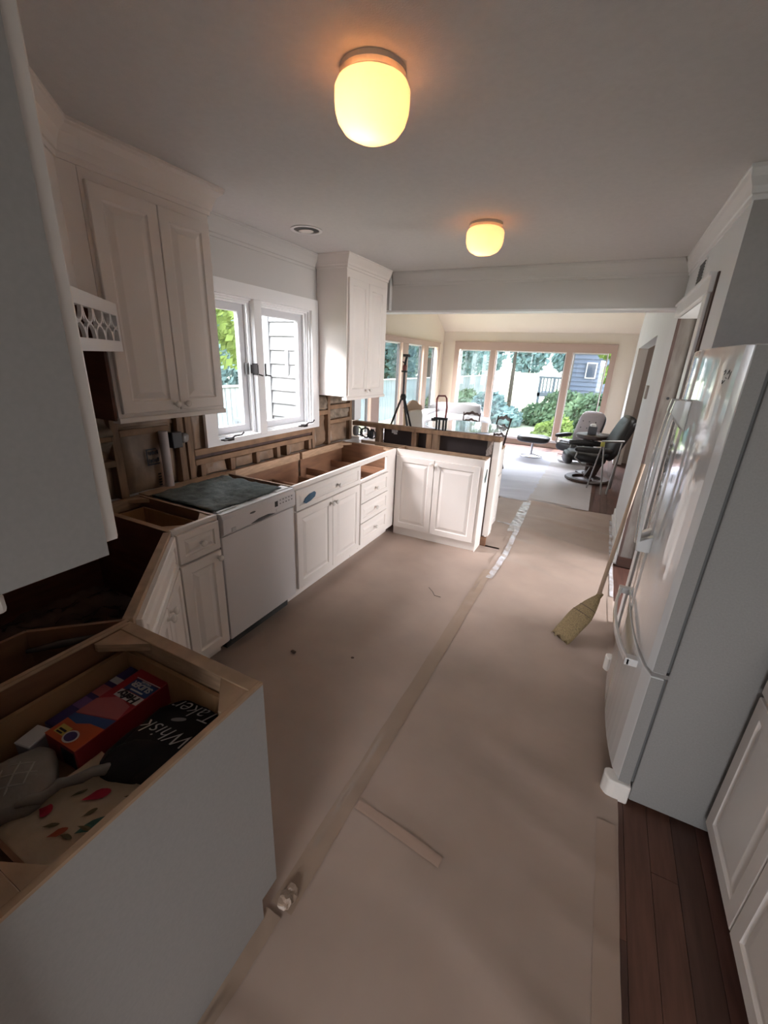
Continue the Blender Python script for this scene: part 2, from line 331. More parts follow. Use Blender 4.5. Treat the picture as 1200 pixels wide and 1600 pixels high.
# sub floor + boards
fl = struct('floor', 'dark reddish brown wooden board floor under the protective paper', MB().box(-3.6, 2.6, -3.6, 10.0, -0.06, -0.012), woodfl)
random.seed(4)
boards = []
def plank_rows(x0, x1, y0, y1, wd=0.083):
    x = x0
    while x < x1-0.01:
        y = y0 - random.random()*0.6
        while y < y1:
            ln = random.uniform(0.7, 1.5); a, b = max(y, y0), min(y+ln, y1)
            if b-a > 0.02: boards.append((x, a, b, wd))
            y += ln
        x += wd
plank_rows(0.30, 1.23, -0.6, 2.46); plank_rows(0.06, 0.39, 5.4, 9.9); plank_rows(-3.0, 0.06, 9.3, 9.9)
boards = boards[:290]
bmats = [woodfl, mat('oak_floor_dark', (0.105, 0.052, 0.038), 0.45, nscale=5, namt=0.4, stretch=(9,0.8,1)), mat('oak_floor_red', (0.15, 0.068, 0.046), 0.45, nscale=5, namt=0.4, stretch=(9,0.8,1))]
for x, a, b, wd in boards:
    MB().box(x+0.0008, x+wd-0.0008, a+0.0008, b-0.0008, -0.012, -0.001).build('floor_board', random.choice(bmats), fl)
# walls
wl = MB()
WY0, WY1, WZ0, WZ1 = 2.05, 3.13, 1.085, 2.02     # rough window hole
wl.box(XL-0.1, XL, -0.1, WY0, 1.34, ZC); wl.box(XL-0.1, XL, WY1, 4.0, 1.34, ZC)
wl.box(XL-0.1, XL, WY0, WY1, WZ1, ZC); wl.box(XL-0.12, XL, -0.1, 4.0, 0.0, 0.86)
wl.box(XL-0.12, XL, -0.1, 0.72, 0.86, 1.34)
WL = struct('wall_left', 'left kitchen wall painted off white, stripped to studs above the base cabinets', wl, wallm)
sh = MB(); sh.box(XL-0.125, XL-0.115, 0.7, WY0, 0.86, 1.34); sh.box(XL-0.125, XL-0.115, WY1, 4.0, 0.86, 1.34); sh.box(XL-0.125, XL-0.115, WY0, WY1, 0.86, 1.08)
sh.build('sheathing', sheath, WL)
def stud(y0, y1, z0, z1, m=oldwoodv, nm='stud', x0=-2.39, x1=-2.302):
    MB().box(x0, x1, y0, y1, z0, z1).build(nm, m, WL, bevel=0.002)
for y0, y1 in ((0.98,1.02),(1.35,1.395),(1.755,1.80),(1.815,1.86)): stud(y0, y1, 0.862, 1.339)
for y0, y1 in ((3.145,3.185),(3.40,3.44),(3.80,3.84)): stud(y0, y1, 0.862, 1.339)
stud(1.862, 3.143, 1.018, 1.058, oldwood, 'rough_sill'); stud(1.862, 3.143, 0.955, 0.992, oldwood, 'rough_sill'); stud(1.862, 3.143, 0.994, 1.016, stain, 'rough_sill', -2.38, -2.315)
for y0, y1 in ((1.9,1.94),(2.16,2.20),(2.42,2.455),(2.66,2.70),(2.78,2.82),(3.09,3.13)): stud(y0, y1, 0.862, 0.954, oldwoodv, 'cripple_stud')
for y0, y1, z0, z1 in ((1.02,1.35,1.05,1.085),(1.02,1.35,1.19,1.215),(3.186,3.399,1.155,1.195),(3.441,3.799,1.195,1.235),(3.441,3.799,1.06,1.095),(1.396,1.70,1.205,1.24)): stud(y0, y1, z0, z1, oldwood, 'blocking')
def batt(y0, y1, z0, z1, m=kraftins, x=-2.325, amp=0.012, nm='insulation_batt'):
    def f(u, v):
        y = y0+(y1-y0)*u; z = z0+(z1-z0)*v
        e = min(u,1-u,v,1-v)*8; e = min(e,1)
        q = noise.noise(V(y*9, z*7, y0*5))+0.6*abs(noise.noise(V(y*22, z*14+y*10, 3.1)))
        return (x-0.03+0.03*e+amp*q*1.6, y, z)
    MB().grid(f, 16, 16).build(nm, m, WL, smooth=True)
for a in ((0.75,0.98),(1.02,1.35),(1.395,1.755),(1.86,2.05)): batt(a[0], a[1], 0.862, 1.338)
for a in ((1.94,2.16),(2.2,2.42),(2.455,2.66),(2.82,3.09)): batt(a[0], a[1], 0.862, 0.954)
batt(3.185, 3.40, 0.862, 1.155); batt(3.185,3.40,1.195,1.338, fluff, amp=0.03); batt(3.44,3.80,0.862,1.06); batt(3.44,3.80,1.095,1.195, fluff, amp=0.045, nm='torn_insulation'); batt(3.44,3.80,1.235,1.338, fluff, amp=0.03, nm='torn_insulation')
batt(1.02,1.35,1.085,1.19,fluff,amp=0.05,nm='torn_insulation'); batt(1.02,1.35,1.215,1.338,fluff,amp=0.05,nm='torn_insulation'); batt(1.40,1.75,1.24,1.338,kraftins,x=-2.318,amp=0.02)
# stamped print on the facing
pr = MB()
for y0,y1,z0,z1 in ((1.535,1.542,1.02,1.115),(1.535,1.60,1.108,1.115),(1.535,1.615,1.018,1.025)): pr.box(-2.309,-2.308,y0,y1,z0,z1)
pr.build('stamped_frame', p_black, WL)
pm = MB()
for zz in (1.090, 1.045):
    for k, (a_, b_) in enumerate(((0,0.004),(0.008,0.012),(0.010,0.020),(0.024,0.028),(0.031,0.041),(0.045,0.049),(0.053,0.062))): pm.box(-2.3085,-2.3075,1.548+a_,1.548+b_,zz-(0.014 if k%2 else 0.010),zz+(0.006 if k%3 else 0.012))
for k in range(5): pm.box(-2.3085,-2.3075,1.592,1.612,0.885+k*0.017,0.893+k*0.017)
pm.build('stamped_marks', p_black, WL)
struct('wall_left_end', 'narrow white end cap of the left kitchen wall beside the bar', MB().box(XL-0.14, XL+0.012, 3.87, 4.0, 1.055, 1.33), trimw)
struct('wall_header', 'painted drop header between the kitchen and the dining room', MB().box(XFL, XR, YH, YH+0.15, 2.115, 3.6).box(-2.42,-2.0,YH-0.05,YH,2.115,ZC), wallm)
struct('trim_1', 'thin white lit trim along the underside of the header', MB().box(-2.3, XR, YH-0.004, YH+0.156, 2.100, 2.115), trimw)
struct('wall_dining_near', 'painted dining room wall behind the kitchen corner', MB().box(XFL, XL-0.13, YH, YH+0.15, 0, 2.115), cream)
# right wall with openings
wr = MB()
OY0, OY1, OZ = 2.95, 4.04, 2.04; DY0, DY1, DZ = 5.6, 8.9, 2.03; T = 0.14
wr.box(XR, XR+T, 2.46, OY0, 0, ZC); wr.box(XR, XR+T, OY0, OY1, OZ, ZC); wr.box(XR, XR+T, OY1, DY0, 0, 3.9)
wr.box(XR, XR+T, DY0, DY1, DZ, 3.9); wr.box(XR, XR+T, DY1, YF, 0, 3.9)
struct('wall_right', 'long pale right hand wall running from the fridge to the dining room', wr, wallw)
struct('wall_alcove', 'wall return behind and above the fridge, painted grey for its shade', MB().box(XR+T, 1.30, 2.46, 2.58, 0, ZC).box(1.18,1.30,-3.6,2.46,0,ZC).box(XR+0.0005,XR+T,2.458,2.4605,0,ZC), mat('shade_toned_wall_paint', (0.47,0.455,0.45), 0.75, nscale=60, namt=0.06))  # shadow side of the wall, its shade put into the grey paint
struct('wall_near', 'kitchen wall behind the nearest cabinets', MB().box(-2.42, -0.60, -0.12, 0.0, 0, ZC).box(-0.72,-0.60,-3.6,-0.12,0,ZC), wallm)
struct('wall_rear', 'unseen wall behind the camera around an opening added to let in light', MB().box(-0.72,-0.40,-3.62,-3.5,0,ZC).box(0.95,1.30,-3.62,-3.5,0,ZC).box(-0.40,0.95,-3.62,-3.5,2.05,ZC).box(-0.40,0.95,-3.62,-3.5,0,0.5), wallm)  # opening added and sized for fill light from behind
# hall behind right wall
struct('wall_hall', 'plain taupe walls of the hallway seen through the right hand doorways', MB().box(1.9, 2.0, 2.58, 2.95, 0, ZC).box(1.9, 2.0, 4.05, 9.9, 0, ZC).box(1.9,2.0,2.95,4.05,0,0.6).box(1.9,2.0,2.95,4.05,2.1,ZC).box(XR+T, 1.9, 9.8, 9.9, 0, ZC).box(0.53,1.9,4.6,4.7,0,ZC), mat('hall_taupe', (0.40,0.34,0.29), 0.8))  # hole in the outer hall wall, added unseen to let light through
tl = thing('hall_fill_light', 'added unseen ceiling light that brightens the hallway behind the right wall', 'ceiling light', (1.2,6.6,ZC)); MB().lathe((1.2,6.6,ZC),[(0.15,-0.001),(0.16,-0.03),(0.12,-0.07),(0.0,-0.085)],24).build('shade', trimw, tl)
hl = bpy.data.lights.new('hall_fill_bulb','POINT'); hl.energy = 14; hl.shadow_soft_size = 0.12; ho = bpy.data.objects.new('hall_fill_bulb', hl); ho.location = (0,0,-0.22); ho.parent = tl; C.objects.link(ho)  # fixture and bulb added out of view to brighten the hall
# ceilings
struct('ceiling', 'flat off white textured kitchen ceiling', MB().box(-2.42, 2.0, -3.62, YH, ZC, ZC+0.05).box(XR+T,2.0,YH,9.9,ZC,ZC+0.05), ceilm)
vc = MB(); ridgeY, zr = 7.0, 3.85
vc.add([(XFL-0.15,YF+0.12,2.27),(XR+0.14,YF+0.12,2.27),(XR+0.14,ridgeY,zr),(XFL-0.15,ridgeY,zr),(XFL-0.15,YF+0.12,2.37),(XR+0.14,YF+0.12,2.37),(XR+0.14,ridgeY,zr+0.1),(XFL-0.15,ridgeY,zr+0.1)], [(0,1,2,3),(4,7,6,5),(0,4,5,1),(2,6,7,3),(0,3,7,4),(1,5,6,2)])
vc.add([(XFL-0.15,YH,2.9),(XR+0.14,YH,2.9),(XR+0.14,ridgeY,zr),(XFL-0.15,ridgeY,zr),(XFL-0.15,YH,3.0),(XR+0.14,YH,3.0),(XR+0.14,ridgeY,zr+0.1),(XFL-0.15,ridgeY,zr+0.1)], [(0,1,2,3),(4,7,6,5),(0,4,5,1),(2,6,7,3),(0,3,7,4),(1,5,6,2)])
struct('ceiling_dining', 'sloped cream ceiling of the dining room', vc, cream, recalc=False)
# dining walls with window holes
FX0, FX1, FZ0, FZ1 = -3.12, -0.02, 0.16, 2.00
wf = MB(); wf.box(XFL-0.15, FX0, YF, YF+0.12, 0, 2.4); wf.box(FX1, XR+T, YF, YF+0.12, 0, 2.4); wf.box(FX0, FX1, YF, YF+0.12, FZ1, 2.4); wf.box(FX0, FX1, YF, YF+0.12, 0, FZ0)
struct('wall_far', 'cream far wall of the dining room around the big window', wf, cream)
LY0, LY1, LZ0, LZ1 = 5.45, 9.5, 0.42, 2.0
wg = MB(); wg.box(XFL-0.12, XFL, YH, LY0, 0, 3.95); wg.box(XFL-0.12, XFL, LY1, YF, 0, 3.95); wg.box(XFL-0.12, XFL, LY0, LY1, LZ1, 3.95); wg.box(XFL-0.12, XFL, LY0, LY1, 0, LZ0)
struct('wall_dining_left', 'cream left wall of the dining room with a row of tall windows', wg, cream)
# crowns
def crown(name, label, pts, nrm, drop=0.115, proj=0.055, zc=ZC, m=None, kind='structure', parent=None, close=None):
    """pts: list of 2D points along the wall, nrm: outward normals (mitre vectors) per point"""
    prof = [(0.0,-drop),(0.008,-drop),(0.010,-drop+0.018),(0.016,-drop+0.022),(0.022,-drop*0.62),(0.036,-drop*0.36),(proj-0.006,-drop*0.2),(proj-0.004,-drop*0.13),(proj,-drop*0.1),(proj,-0.0005),(0,-0.0005)]
    b = MB(); k = len(prof)
    vs = []
    for (x,y),(nx,ny) in zip(pts, nrm):
        for p, z in prof: vs.append((x+nx*p, y+ny*p, zc+z))
    fs = []
    for i in range(len(pts)-1):
        for j in range(k): fs.append((i*k+j, i*k+(j+1)%k, (i+1)*k+(j+1)%k, (i+1)*k+j))
    fs.append(tuple(range(k))); fs.append(tuple((len(pts)-1)*k+j for j in range(k)))
    b.add(vs, fs)
    if parent: return b.build(name, m or white, parent)
    return struct(name, label, b, m or trimw)
crown('trim_2', 'white crown moulding above the kitchen window', [(XL,1.84),(XL,3.20)], [(1,0),(1,0)], m=wallm)
crown('trim_3', 'crown moulding along the header', [(-1.98,YH),(XR,YH)], [(0,-1),(-1,-1)], m=wallm)
crown('trim_4', 'bright crown moulding on the right wall wrapping above the fridge', [(XR,YH),(XR,2.458),(1.2,2.458)], [(-1,-1),(-1,-1),(0,-1)], proj=0.045, m=trimw)
# baseboards
struct('baseboard_right', 'white baseboard on the right wall past the doorway', MB().box(XR-0.016, XR, OY1+0.01, DY0-0.06, 0, 0.10).box(XR-0.030,XR-0.016,OY1+0.01,DY0-0.06,0,0.02), trimw, bevel=0.002)
struct('baseboard_far', 'low pinkish board under the big dining room window', MB().box(-3.5, XR, YF-0.03, YF, 0, 0.10), taupe)
# right opening: head casing, near casing
d1 = struct('door_1', 'stripped kitchen doorway in the right wall with bare plaster jamb', MB().box(XR-0.004, XR+T+0.002, OY1-0.004, OY1, 0.0, OZ), plaster)
sm = MB(); sm.box(XR-0.006, XR+0.014, OY1-0.012, OY1-0.004, 0.02, OZ); sm.build('jamb_edge', stain, d1)
sm = MB(); sm.box(XR+0.112, XR+T, OY1-0.012, OY1-0.004, 0.02, OZ); sm.build('jamb_edge', stain, d1)
MB().box(XR, XR+T, OY1-0.02, OY1-0.004, 0.0, 0.09).build('dark_base_block', darkwood, d1)
MB().lathe((XR+0.062, OY1-0.004, 1.47), [(0.0,0.003),(0.011,0.003),(0.011,0)], 12, axis=(0,-1,0)).build('old_hinge_hole', black, d1)
hc = MB(); hc.box(XR-0.03, XR, 2.80, 4.045, 2.045, 2.135).box(XR-0.042,XR,2.80,4.045,2.118,2.135); hc.build('head_casing', trimw, d1, bevel=0.002)
MB().box(XR-0.022, XR, 2.845, 2.95, 0.0, 2.045).build('side_casing', trimw, d1, bevel=0.002)
MB().box(XR-0.008, XR, 2.77, 2.842, 0.0, 2.13).build('stained_strip', stain, d1)
d2 = struct('door_2', 'wide cased opening further along the right wall', MB().box(XR+0.001, XR+T+0.002, DY1-0.006, DY1, 0.0, DZ), mat('opening_grey_paint', (0.52,0.47,0.42), 0.8))
MB().box(XR+T, 0.75, DY1+0.2, DY1+0.25, 0, 2.2).build('inner_jamb', mat('opening_brown_paint', (0.38,0.30,0.25), 0.8), d2)
# ---- kitchen window
def window_kitchen():
    W = struct('window_1', 'white double casement kitchen window over the sink base', MB().box(XL-0.002, XL+0.02, 3.135, 3.225, 1.07, 2.105).box(XL-0.002,XL+0.02,1.955,2.05,1.07,2.105).box(XL-0.002,XL+0.02,1.955,3.225,2.02,2.105).box(XL-0.002,XL+0.018,1.955,3.225,1.062,1.10), trimw)
    MB().box(XL-0.10, XL+0.021, 2.46, 2.535, 1.085, 2.02).build('mullion', trimw, W, bevel=0.003)
    j = MB(); j.box(XL-0.12,XL-0.002,2.05,2.062,1.10,2.02); j.box(XL-0.12,XL-0.002,3.123,3.135,1.10,2.02); j.box(XL-0.12,XL-0.002,2.05,3.135,2.008,2.02); j.box(XL-0.12,XL-0.002,2.05,3.135,1.088,1.104); j.build('jamb_liner', trimw, W)
    for y0, y1 in ((2.062,2.46),(2.535,3.123)):
        # stop beads
        s = MB()
        for k, x in ((0,-0.02),(0.012,-0.045)):
            s.box(XL+x-0.02, XL+x, y0+k, y0+k+0.012, 1.104, 2.008); s.box(XL+x-0.02, XL+x, y1-k-0.012, y1-k, 1.104, 2.008); s.box(XL+x-0.02, XL+x, y0+k, y1-k, 1.996-k, 2.008-k); s.box(XL+x-0.02,XL+x,y0+k,y1-k,1.104+k*0.3,1.112+k*0.3)
        s.build('stop_bead', trimw, W)
        a, b = y0+0.024, y1-0.024; s = MB(); X0, X1 = XL-0.10, XL-0.062
        s.box(X0,X1,a,a+0.05,1.12,1.985); s.box(X0,X1,b-0.05,b,1.12,1.985); s.box(X0,X1,a,b,1.935,1.985); s.box(X0,X1,a,b,1.115,1.165)
        s.build('sash', mat('sash_grey_white',(0.62,0.62,0.64),0.45), W, bevel=0.003)
        MB().box(XL-0.084, XL-0.080, a+0.05, b-0.05, 1.165, 1.935).build('pane', glass, W)
        # crank
        yc = 2.07 if y0 < 2.3 else 2.92; cr_ = MB(); x = XL+0.02
        cr_.tube([(x,yc,1.098),(x+0.03,yc,1.098),(x+0.034,yc+0.075,1.10),(x+0.004,yc+0.08,1.10)], 0.005, 6, closed=True)
        cr_.tube([(x+0.02,yc+0.07,1.10),(x+0.03,yc+0.10,1.118),(x+0.032,yc+0.16,1.118),(x+0.03,yc+0.185,1.135)], [0.007,0.006,0.005,0.007], 8)
        cr_.box(x-0.01, x+0.03, yc+0.045, yc+0.09, 1.088, 1.108)
        cr_.build('crank_handle', iron, W, smooth=False)
    MB().box(XL-0.055, XL-0.04, 2.415, 2.445, 1.52, 1.60).build('hinge_plate', metalg, W)
    l = MB(); l.box(XL-0.04,XL+0.024,2.452,2.462,1.52,1.60); l.box(XL-0.03,XL+0.035,2.447,2.456,1.53,1.59); l.tube([(XL+0.03,2.46,1.525),(XL+0.045,2.49,1.515)],0.005,6); l.build('sash_lock', iron, W)
    l = MB(); l.box(XL+0.018,XL+0.026,2.54,2.548,1.51,1.60); l.tube([(XL+0.022,2.545,1.52),(XL+0.04,2.585,1.512)],0.005,6); l.build('sash_lock', iron, W)
window_kitchen()
def big_window(name, label, F, panes, z0, z1, w, trim=0.10, head=0.16):
    """F: frame a along wall, b=z, c into room"""
    W = struct(name, label, MB().fbox(F, -trim, 0, z0-0.02, z1+head, 0, 0.022).fbox(F, w, w+trim, z0-0.02, z1+head, 0, 0.022).fbox(F, 0, w, z1, z1+head, 0, 0.022).fbox(F,-trim,w+trim,z1+head-0.03,z1+head,0.022,0.035), taupe)
    MB().fbox(F, -trim, w+trim, z0-0.05, z0, -0.02, 0.05).build('sill', trimw, W)
    prev = 0
    for i, (a, b) in enumerate(panes):
        if i and a-prev > 0.01: MB().fbox(F, prev, a, z0, z1, -0.10, 0.02).build('mullion', taupe, W, bevel=0.004)
        s = MB(); k = 0.022
        for q in ((a,a+k,z0,z1),(b-k,b,z0,z1),(a,b,z1-k,z1),(a,b,z0,z0+0.05)): s.fbox(F, q[0], q[1], q[2], q[3], -0.09, -0.04)
        s.build('sash', trimw, W)
        g = MB()
        g.fbox(F, b-k-0.008, b-k, z0, z1, -0.088, -0.045).build('gasket_line', darkgrey, W)
        MB().fbox(F, a+k, b-k, z0+0.05, z1-k, -0.067, -0.063).build('pane', glass, W)
        prev = b
    return W
big_window('window_2', 'large three pane window in the far dining room wall', frame((FX0, YF, 0),(1,0,0),(0,-1,0)), [(0.03,0.72),(0.84,2.285),(2.40,3.06)], FZ0, 1.965, FX1-FX0, 0.10, 0.17)
big_window('window_3', 'row of tall windows in the left dining room wall', frame((XFL, LY0, 0),(0,1,0),(1,0,0)), [(0.10,0.98),(1.28,2.16),(2.42,3.22),(3.46,3.98)], LZ0, 1.98, LY1-LY0, 0.10, 0.10)

# ================================================================== FLOOR PAPER
SHEETS = []
def paper_sheet(x0, x1, y0, y1, label, amp=0.004, seed=0.0, z=0.003, nx=40, ny=120, rip=0.0, m=None):
    def f(u, v):
        x = x0+(x1-x0)*u + 0.004*noise.noise(V(v*9, seed, 0)); y = y0+(y1-y0)*v
        q = noise.noise(V(x*1.7+seed, y*1.7, seed))*0.9 + 0.5*noise.noise(V(x*4+seed, y*4, 2))
        r = rip*max(0, noise.noise(V(x*1.1, y*5.5+0.6*math.sin(x*3), seed+7)))*1.6
        c = 0.5*abs(noise.noise(V(x*3.3+y*1.5, y*2.5-x*2, seed+4)))
        return (x, y, z + amp*(1+q) + r + amp*c)
    SHEETS.append((x0, x1, y0, y1, f))
    o = MB().grid(f, nx, ny).build('floor_paper', m or paper, smooth=True, recalc=False)
    return tag(o, label, 'floor paper')
paper_sheet(-2.2, -0.60, 0.15, 3.78, 'brown kraft paper sheet along the sink cabinets, left of the taped seam', seed=1.0, amp=0.0035)
paper_sheet(-0.615, 0.362, -0.8, 5.54, 'brown kraft paper sheet down the middle aisle beside the fridge', seed=2.0, rip=0.018, ny=200, amp=0.004)
paper_sheet(-0.98, -0.59, 3.81, 5.50, 'small kraft paper piece at the end of the bar', seed=3.0, nx=20, ny=50, z=0.004)
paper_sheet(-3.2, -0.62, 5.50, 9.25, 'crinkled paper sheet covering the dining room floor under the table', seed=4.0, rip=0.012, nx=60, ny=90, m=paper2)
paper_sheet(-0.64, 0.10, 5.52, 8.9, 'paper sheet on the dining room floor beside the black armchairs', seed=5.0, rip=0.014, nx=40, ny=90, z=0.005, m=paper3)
def floor_h(x, y):
    h = 0.002
    for x0, x1, y0, y1, f in SHEETS:
        if x0 <= x <= x1 and y0 <= y <= y1: h = max(h, f((x-x0)/(x1-x0), (y-y0)/(y1-y0))[2])
    return h
def tape_strip(label, pts, wd, m=tape, z=0.0125, lump=0.001, cat='tape'):
    pts = [Vector((*p, 0)) for p in pts]
    def at(t):
        t *= len(pts)-1; i = min(int(t), len(pts)-2); return pts[i].lerp(pts[i+1], t-i)
    d = (pts[-1]-pts[0]).normalized(); s_ = Vector((-d.y, d.x, 0))
    L_ = (pts[-1]-pts[0]).length
    def f(u, v):
        p = at(v) + s_*wd*(u-0.5)*(1+0.12*noise.noise(V(v*L_*5, u, 1))); e = 1-abs(u-0.5)*2
        zz = floor_h(p.x, p.y) + 0.0022 + (z-0.0125)*0.4 + lump*(1+2*noise.noise(V(p.x*20, p.y*20, 3))) + 0.001*min(1, e*3)
        return (p.x, p.y, zz)
    return tag(MB().grid(f, 8, max(8, int(L_*40))).build('seam_tape', m, smooth=True, recalc=False), label, cat)
tape_strip('brown paper tape strip along the long seam from the nearest cabinet', [(-0.605,0.62),(-0.603,2.0),(-0.598,3.3)], 0.078)
tape_strip('brown tape strip at the foot of the nearest cabinet panel', [(-0.625,0.0),(-0.620,0.60)], 0.062, lump=0.002)
tape_strip('faint reddish tape strip crossing the middle paper sheet', [(-0.56,1.02),(-0.20,0.98)], 0.040, mat('reddish_tape', (0.40,0.28,0.22), 0.5))
tape_strip('crinkled clear tape along the seam by the end of the bar', [(-0.56,3.15),(-0.535,3.6),(-0.56,4.5),(-0.60,5.5)], 0.05, tapew, lump=0.003)
tape_strip('wide shiny clear tape patch past the end of the bar', [(-0.60,4.3),(-0.62,5.45)], 0.09, tapew, z=0.014, lump=0.004)
tape_strip('short clear tape crossing from the bar end panel to the seam', [(-0.80,4.53),(-0.60,4.50)], 0.035, tapew, z=0.016, lump=0.003)
tape_strip('clear tape line crossing the floor behind the bar', [(-1.15,5.52),(-0.60,5.50)], 0.03, tapew, z=0.016, lump=0.003)
tape_strip('white tape strip along the right wall baseboard', [(0.345,3.35),(0.342,4.2),(0.345,5.3)], 0.028, tapew, z=0.014, lump=0.002)
tape_strip('pale tape strip along the floor before the fridge doorway', [(0.345,2.55),(0.345,3.3)], 0.05, paper, z=0.013, lump=0.001)
tape_strip('edge tape fold along the paper beside the bare wooden floor', [(0.322,-0.3),(0.325,1.42)], 0.075, mat('edge_fold_paper',(0.40,0.29,0.23),0.5,nscale=2,namt=0.1), z=0.012)
tape_strip('paper fold line across the dining room floor', [(-0.62,5.62),(-0.1,5.55)], 0.02, paper, z=0.018, lump=0.001)
# crumpled tape at panel foot
def crumple(name, label, c, r, m, cat, seed=0):
    b = MB(); b.sell(c, r, 0.8, 18, 12)
    b.v = [tuple(Vector(v) + V(noise.noise(V(*v)*60+V(seed,0,0)), noise.noise(V(*v)*60+V(0,seed,5)), noise.noise(V(*v)*60+V(3,3,seed)))*min(r)*0.9) for v in b.v]
    return tag(b.build(name, m), label, cat)
crumple('crumpled_tape', 'crumpled ball of brown tape at the foot of the nearest cabinet', (-0.600,0.650,0.022), (0.024,0.036,0.010), tape, 'tape')
random.seed(12)
crumple('dry_leaf', 'small dry leaf scrap on the paper near the narrow cabinet', (-1.35,1.62,0.018), (0.018,0.010,0.004), scrapm, 'debris', 2)
crumple('dust_clump', 'grey dust clump on the paper in front of the dishwasher', (-1.02,1.75,0.016), (0.010,0.008,0.003), scrapm, 'debris', 3)
tag(MB().tube([(-0.93,2.75,0.014),(-0.88,2.70,0.016),(-0.85,2.66,0.014),(-0.80,2.66,0.014)], 0.0018, 6).build('bent_wire', iron), 'thin bent wire lying on the paper in front of the sink cabinets', 'wire')

# ================================================================== UPPER CABINETS
def upper(name, label, o, u, n, w, d, z0, z1, doors, frame_stiles=(0.035,0.035), side_m=None):
    F = frame(o, u, n); t = thing(name, label, 'cabinet', tuple(o))
    b = MB().fbox(F, 0, w, z0+0.02, z1, -d, -0.019); b.build('cabinet_box', side_m or white, t)
    MB().fbox(F, 0, w, z0, z1, -0.019, 0).build('face_frame', white, t, bevel=0.001)
    MB().fbox(F, -0.004, w+0.004, z0-0.012, z0+0.012, -0.04, 0.012).build('light_rail', white, t, bevel=0.002)
    for a0, a1, b0, b1, kn in doors: door(t, F, a0, a1, b0, b1, knob=kn)
    return t, F
# left of window, faces +X ; u = -Y direction seen from the front => use u=(0,1,0)
t, F = upper('wall_cabinet', 'tall white wall cabinet with two raised panel doors left of the window', (-1.97,1.205,0), (0,1,0), (1,0,0), 0.625, 0.325, 1.345, ZC-0.002,
      [(0.015,0.318,1.375,2.275,(0.290,1.405)),(0.322,0.610,1.375,2.275,(0.350,1.405))])
crown('crown_moulding', '', [(-1.97,1.206),(-1.97,1.83),(-2.295,1.83)], [(1,0),(1,1),(0,1)], parent=t, drop=0.125, proj=0.065)
# right of window
t, F = upper('wall_cabinet', 'white wall cabinet with two narrow doors right of the window', (-2.0,3.23,0), (0,1,0), (1,0,0), 0.72, 0.295, 1.325, ZC-0.002,
      [(0.015,0.333,1.355,2.275,(0.305,1.39)),(0.337,0.645,1.355,2.275,(0.368,1.39))])
crown('crown_moulding', '', [(-2.295,3.23),(-2.0,3.23),(-2.0,3.95)], [(0,-1),(1,-1),(1,0)], parent=t, drop=0.10, proj=0.05)
# diagonal corner upper above the niche
t = thing('corner_wall_cabinet', 'diagonal white corner wall cabinet with open fretwork valance over a dark niche', 'cabinet', (-1.97,1.13,0))
ZN = 1.83
MB().prism([(-2.295,0.005),(-1.172,0.005),(-1.172,0.33),(-1.970,1.128),(-1.970,1.203),(-2.295,1.203)], ZN, ZC-0.002).build('cabinet_box', white, t)
MB().prism([(-2.295,0.005),(-1.172,0.005),(-1.172,0.02),(-2.28,0.02),(-2.28,1.128),(-2.295,1.128)], 1.35, ZN).build('niche_back', plyd, t)
MB().box(-2.294,-1.975,1.190,1.203,1.345,ZN).build('niche_side', plyd, t)
crown('crown_moulding', '', [(-1.172,0.33),(-1.970,1.129),(-1.970,1.2058)], [(0.7,0.7),(1,0.414),(1,0)], parent=t, drop=0.125, proj=0.065)
sF = frame((-1.93,1.24,0),(1,-1,0),(1,1,0)); L_ = 1.02
fr = MB(); fr.fbox(sF,0,L_,1.79,1.838,-0.009,0.009); fr.fbox(sF,0,L_,1.648,1.69,-0.009,0.009); fr.fbox(sF,0,0.03,1.69,1.79,-0.009,0.009); va = fr.build('fretwork_valance', porcelain if False else trimw, t, bevel=0.001)
arc = MB(); per = 0.115; n_ = int((L_-0.05)/per)
for i in range(n_+1):
    for row in (0, 1):
        a = 0.055 + i*per + (0 if row == 0 else 0.0); z0 = 1.79 if row == 0 else 1.69; sg = -1 if row == 0 else 1
        if a+per/2 > L_: continue
        for k in range(10):
            t0, t1 = PI*k/10, PI*(k+1)/10; R1, R0 = 0.055, 0.047; hz = 0.053/0.055
            pts = [(a+R1*math.cos(t0), z0+sg*hz*R1*math.sin(t0)), (a+R1*math.cos(t1), z0+sg*hz*R1*math.sin(t1)), (a+R0*math.cos(t1), z0+sg*hz*R0*math.sin(t1)), (a+R0*math.cos(t0), z0+sg*hz*R0*math.sin(t0))]
            arc.fprism(sF, pts, -0.006, 0.006)
        arc.fbox(sF, a+per/2-0.006, a+per/2+0.006, 1.69 if row else 1.75, 1.725 if row else 1.79, -0.005, 0.005)
arc.build('fretwork_arches', trimw, va)
MB().fbox(sF,-0.0,0.012,1.648,1.838,-0.085,-0.009).build('valance_return', trimw, t)
# nearest upper
t = thing('wall_cabinet', 'nearest wall cabinet at the left edge, seen by its plain grey side panel', 'cabinet', (-1.165,0.325,0))
F = frame((-1.168,0.326,0),(1,0,0),(0,1,0))
MB().fbox(F,0,0.555-0.012,1.37,ZC-0.002,-0.322,-0.019).build('cabinet_box', white, t)
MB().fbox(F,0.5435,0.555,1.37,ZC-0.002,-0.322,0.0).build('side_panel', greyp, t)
MB().fbox(F,0,0.543,1.37,ZC-0.002,-0.019,0).build('face_frame', white, t)
d = door(t, F, 0.004, 0.275, 1.39, 2.36, knob=(0.25,1.43)); d = door(t, F, 0.279, 0.553, 1.39, 2.36, knob=(0.30,1.43))
MB().fbox(F,0.530,0.553,1.342,1.37,-0.30,-0.128).build('light_rail', white, t, bevel=0.006, seg=2)

# ================================================================== BASE CABINETS
XF = -1.66      # face frame plane of the left run
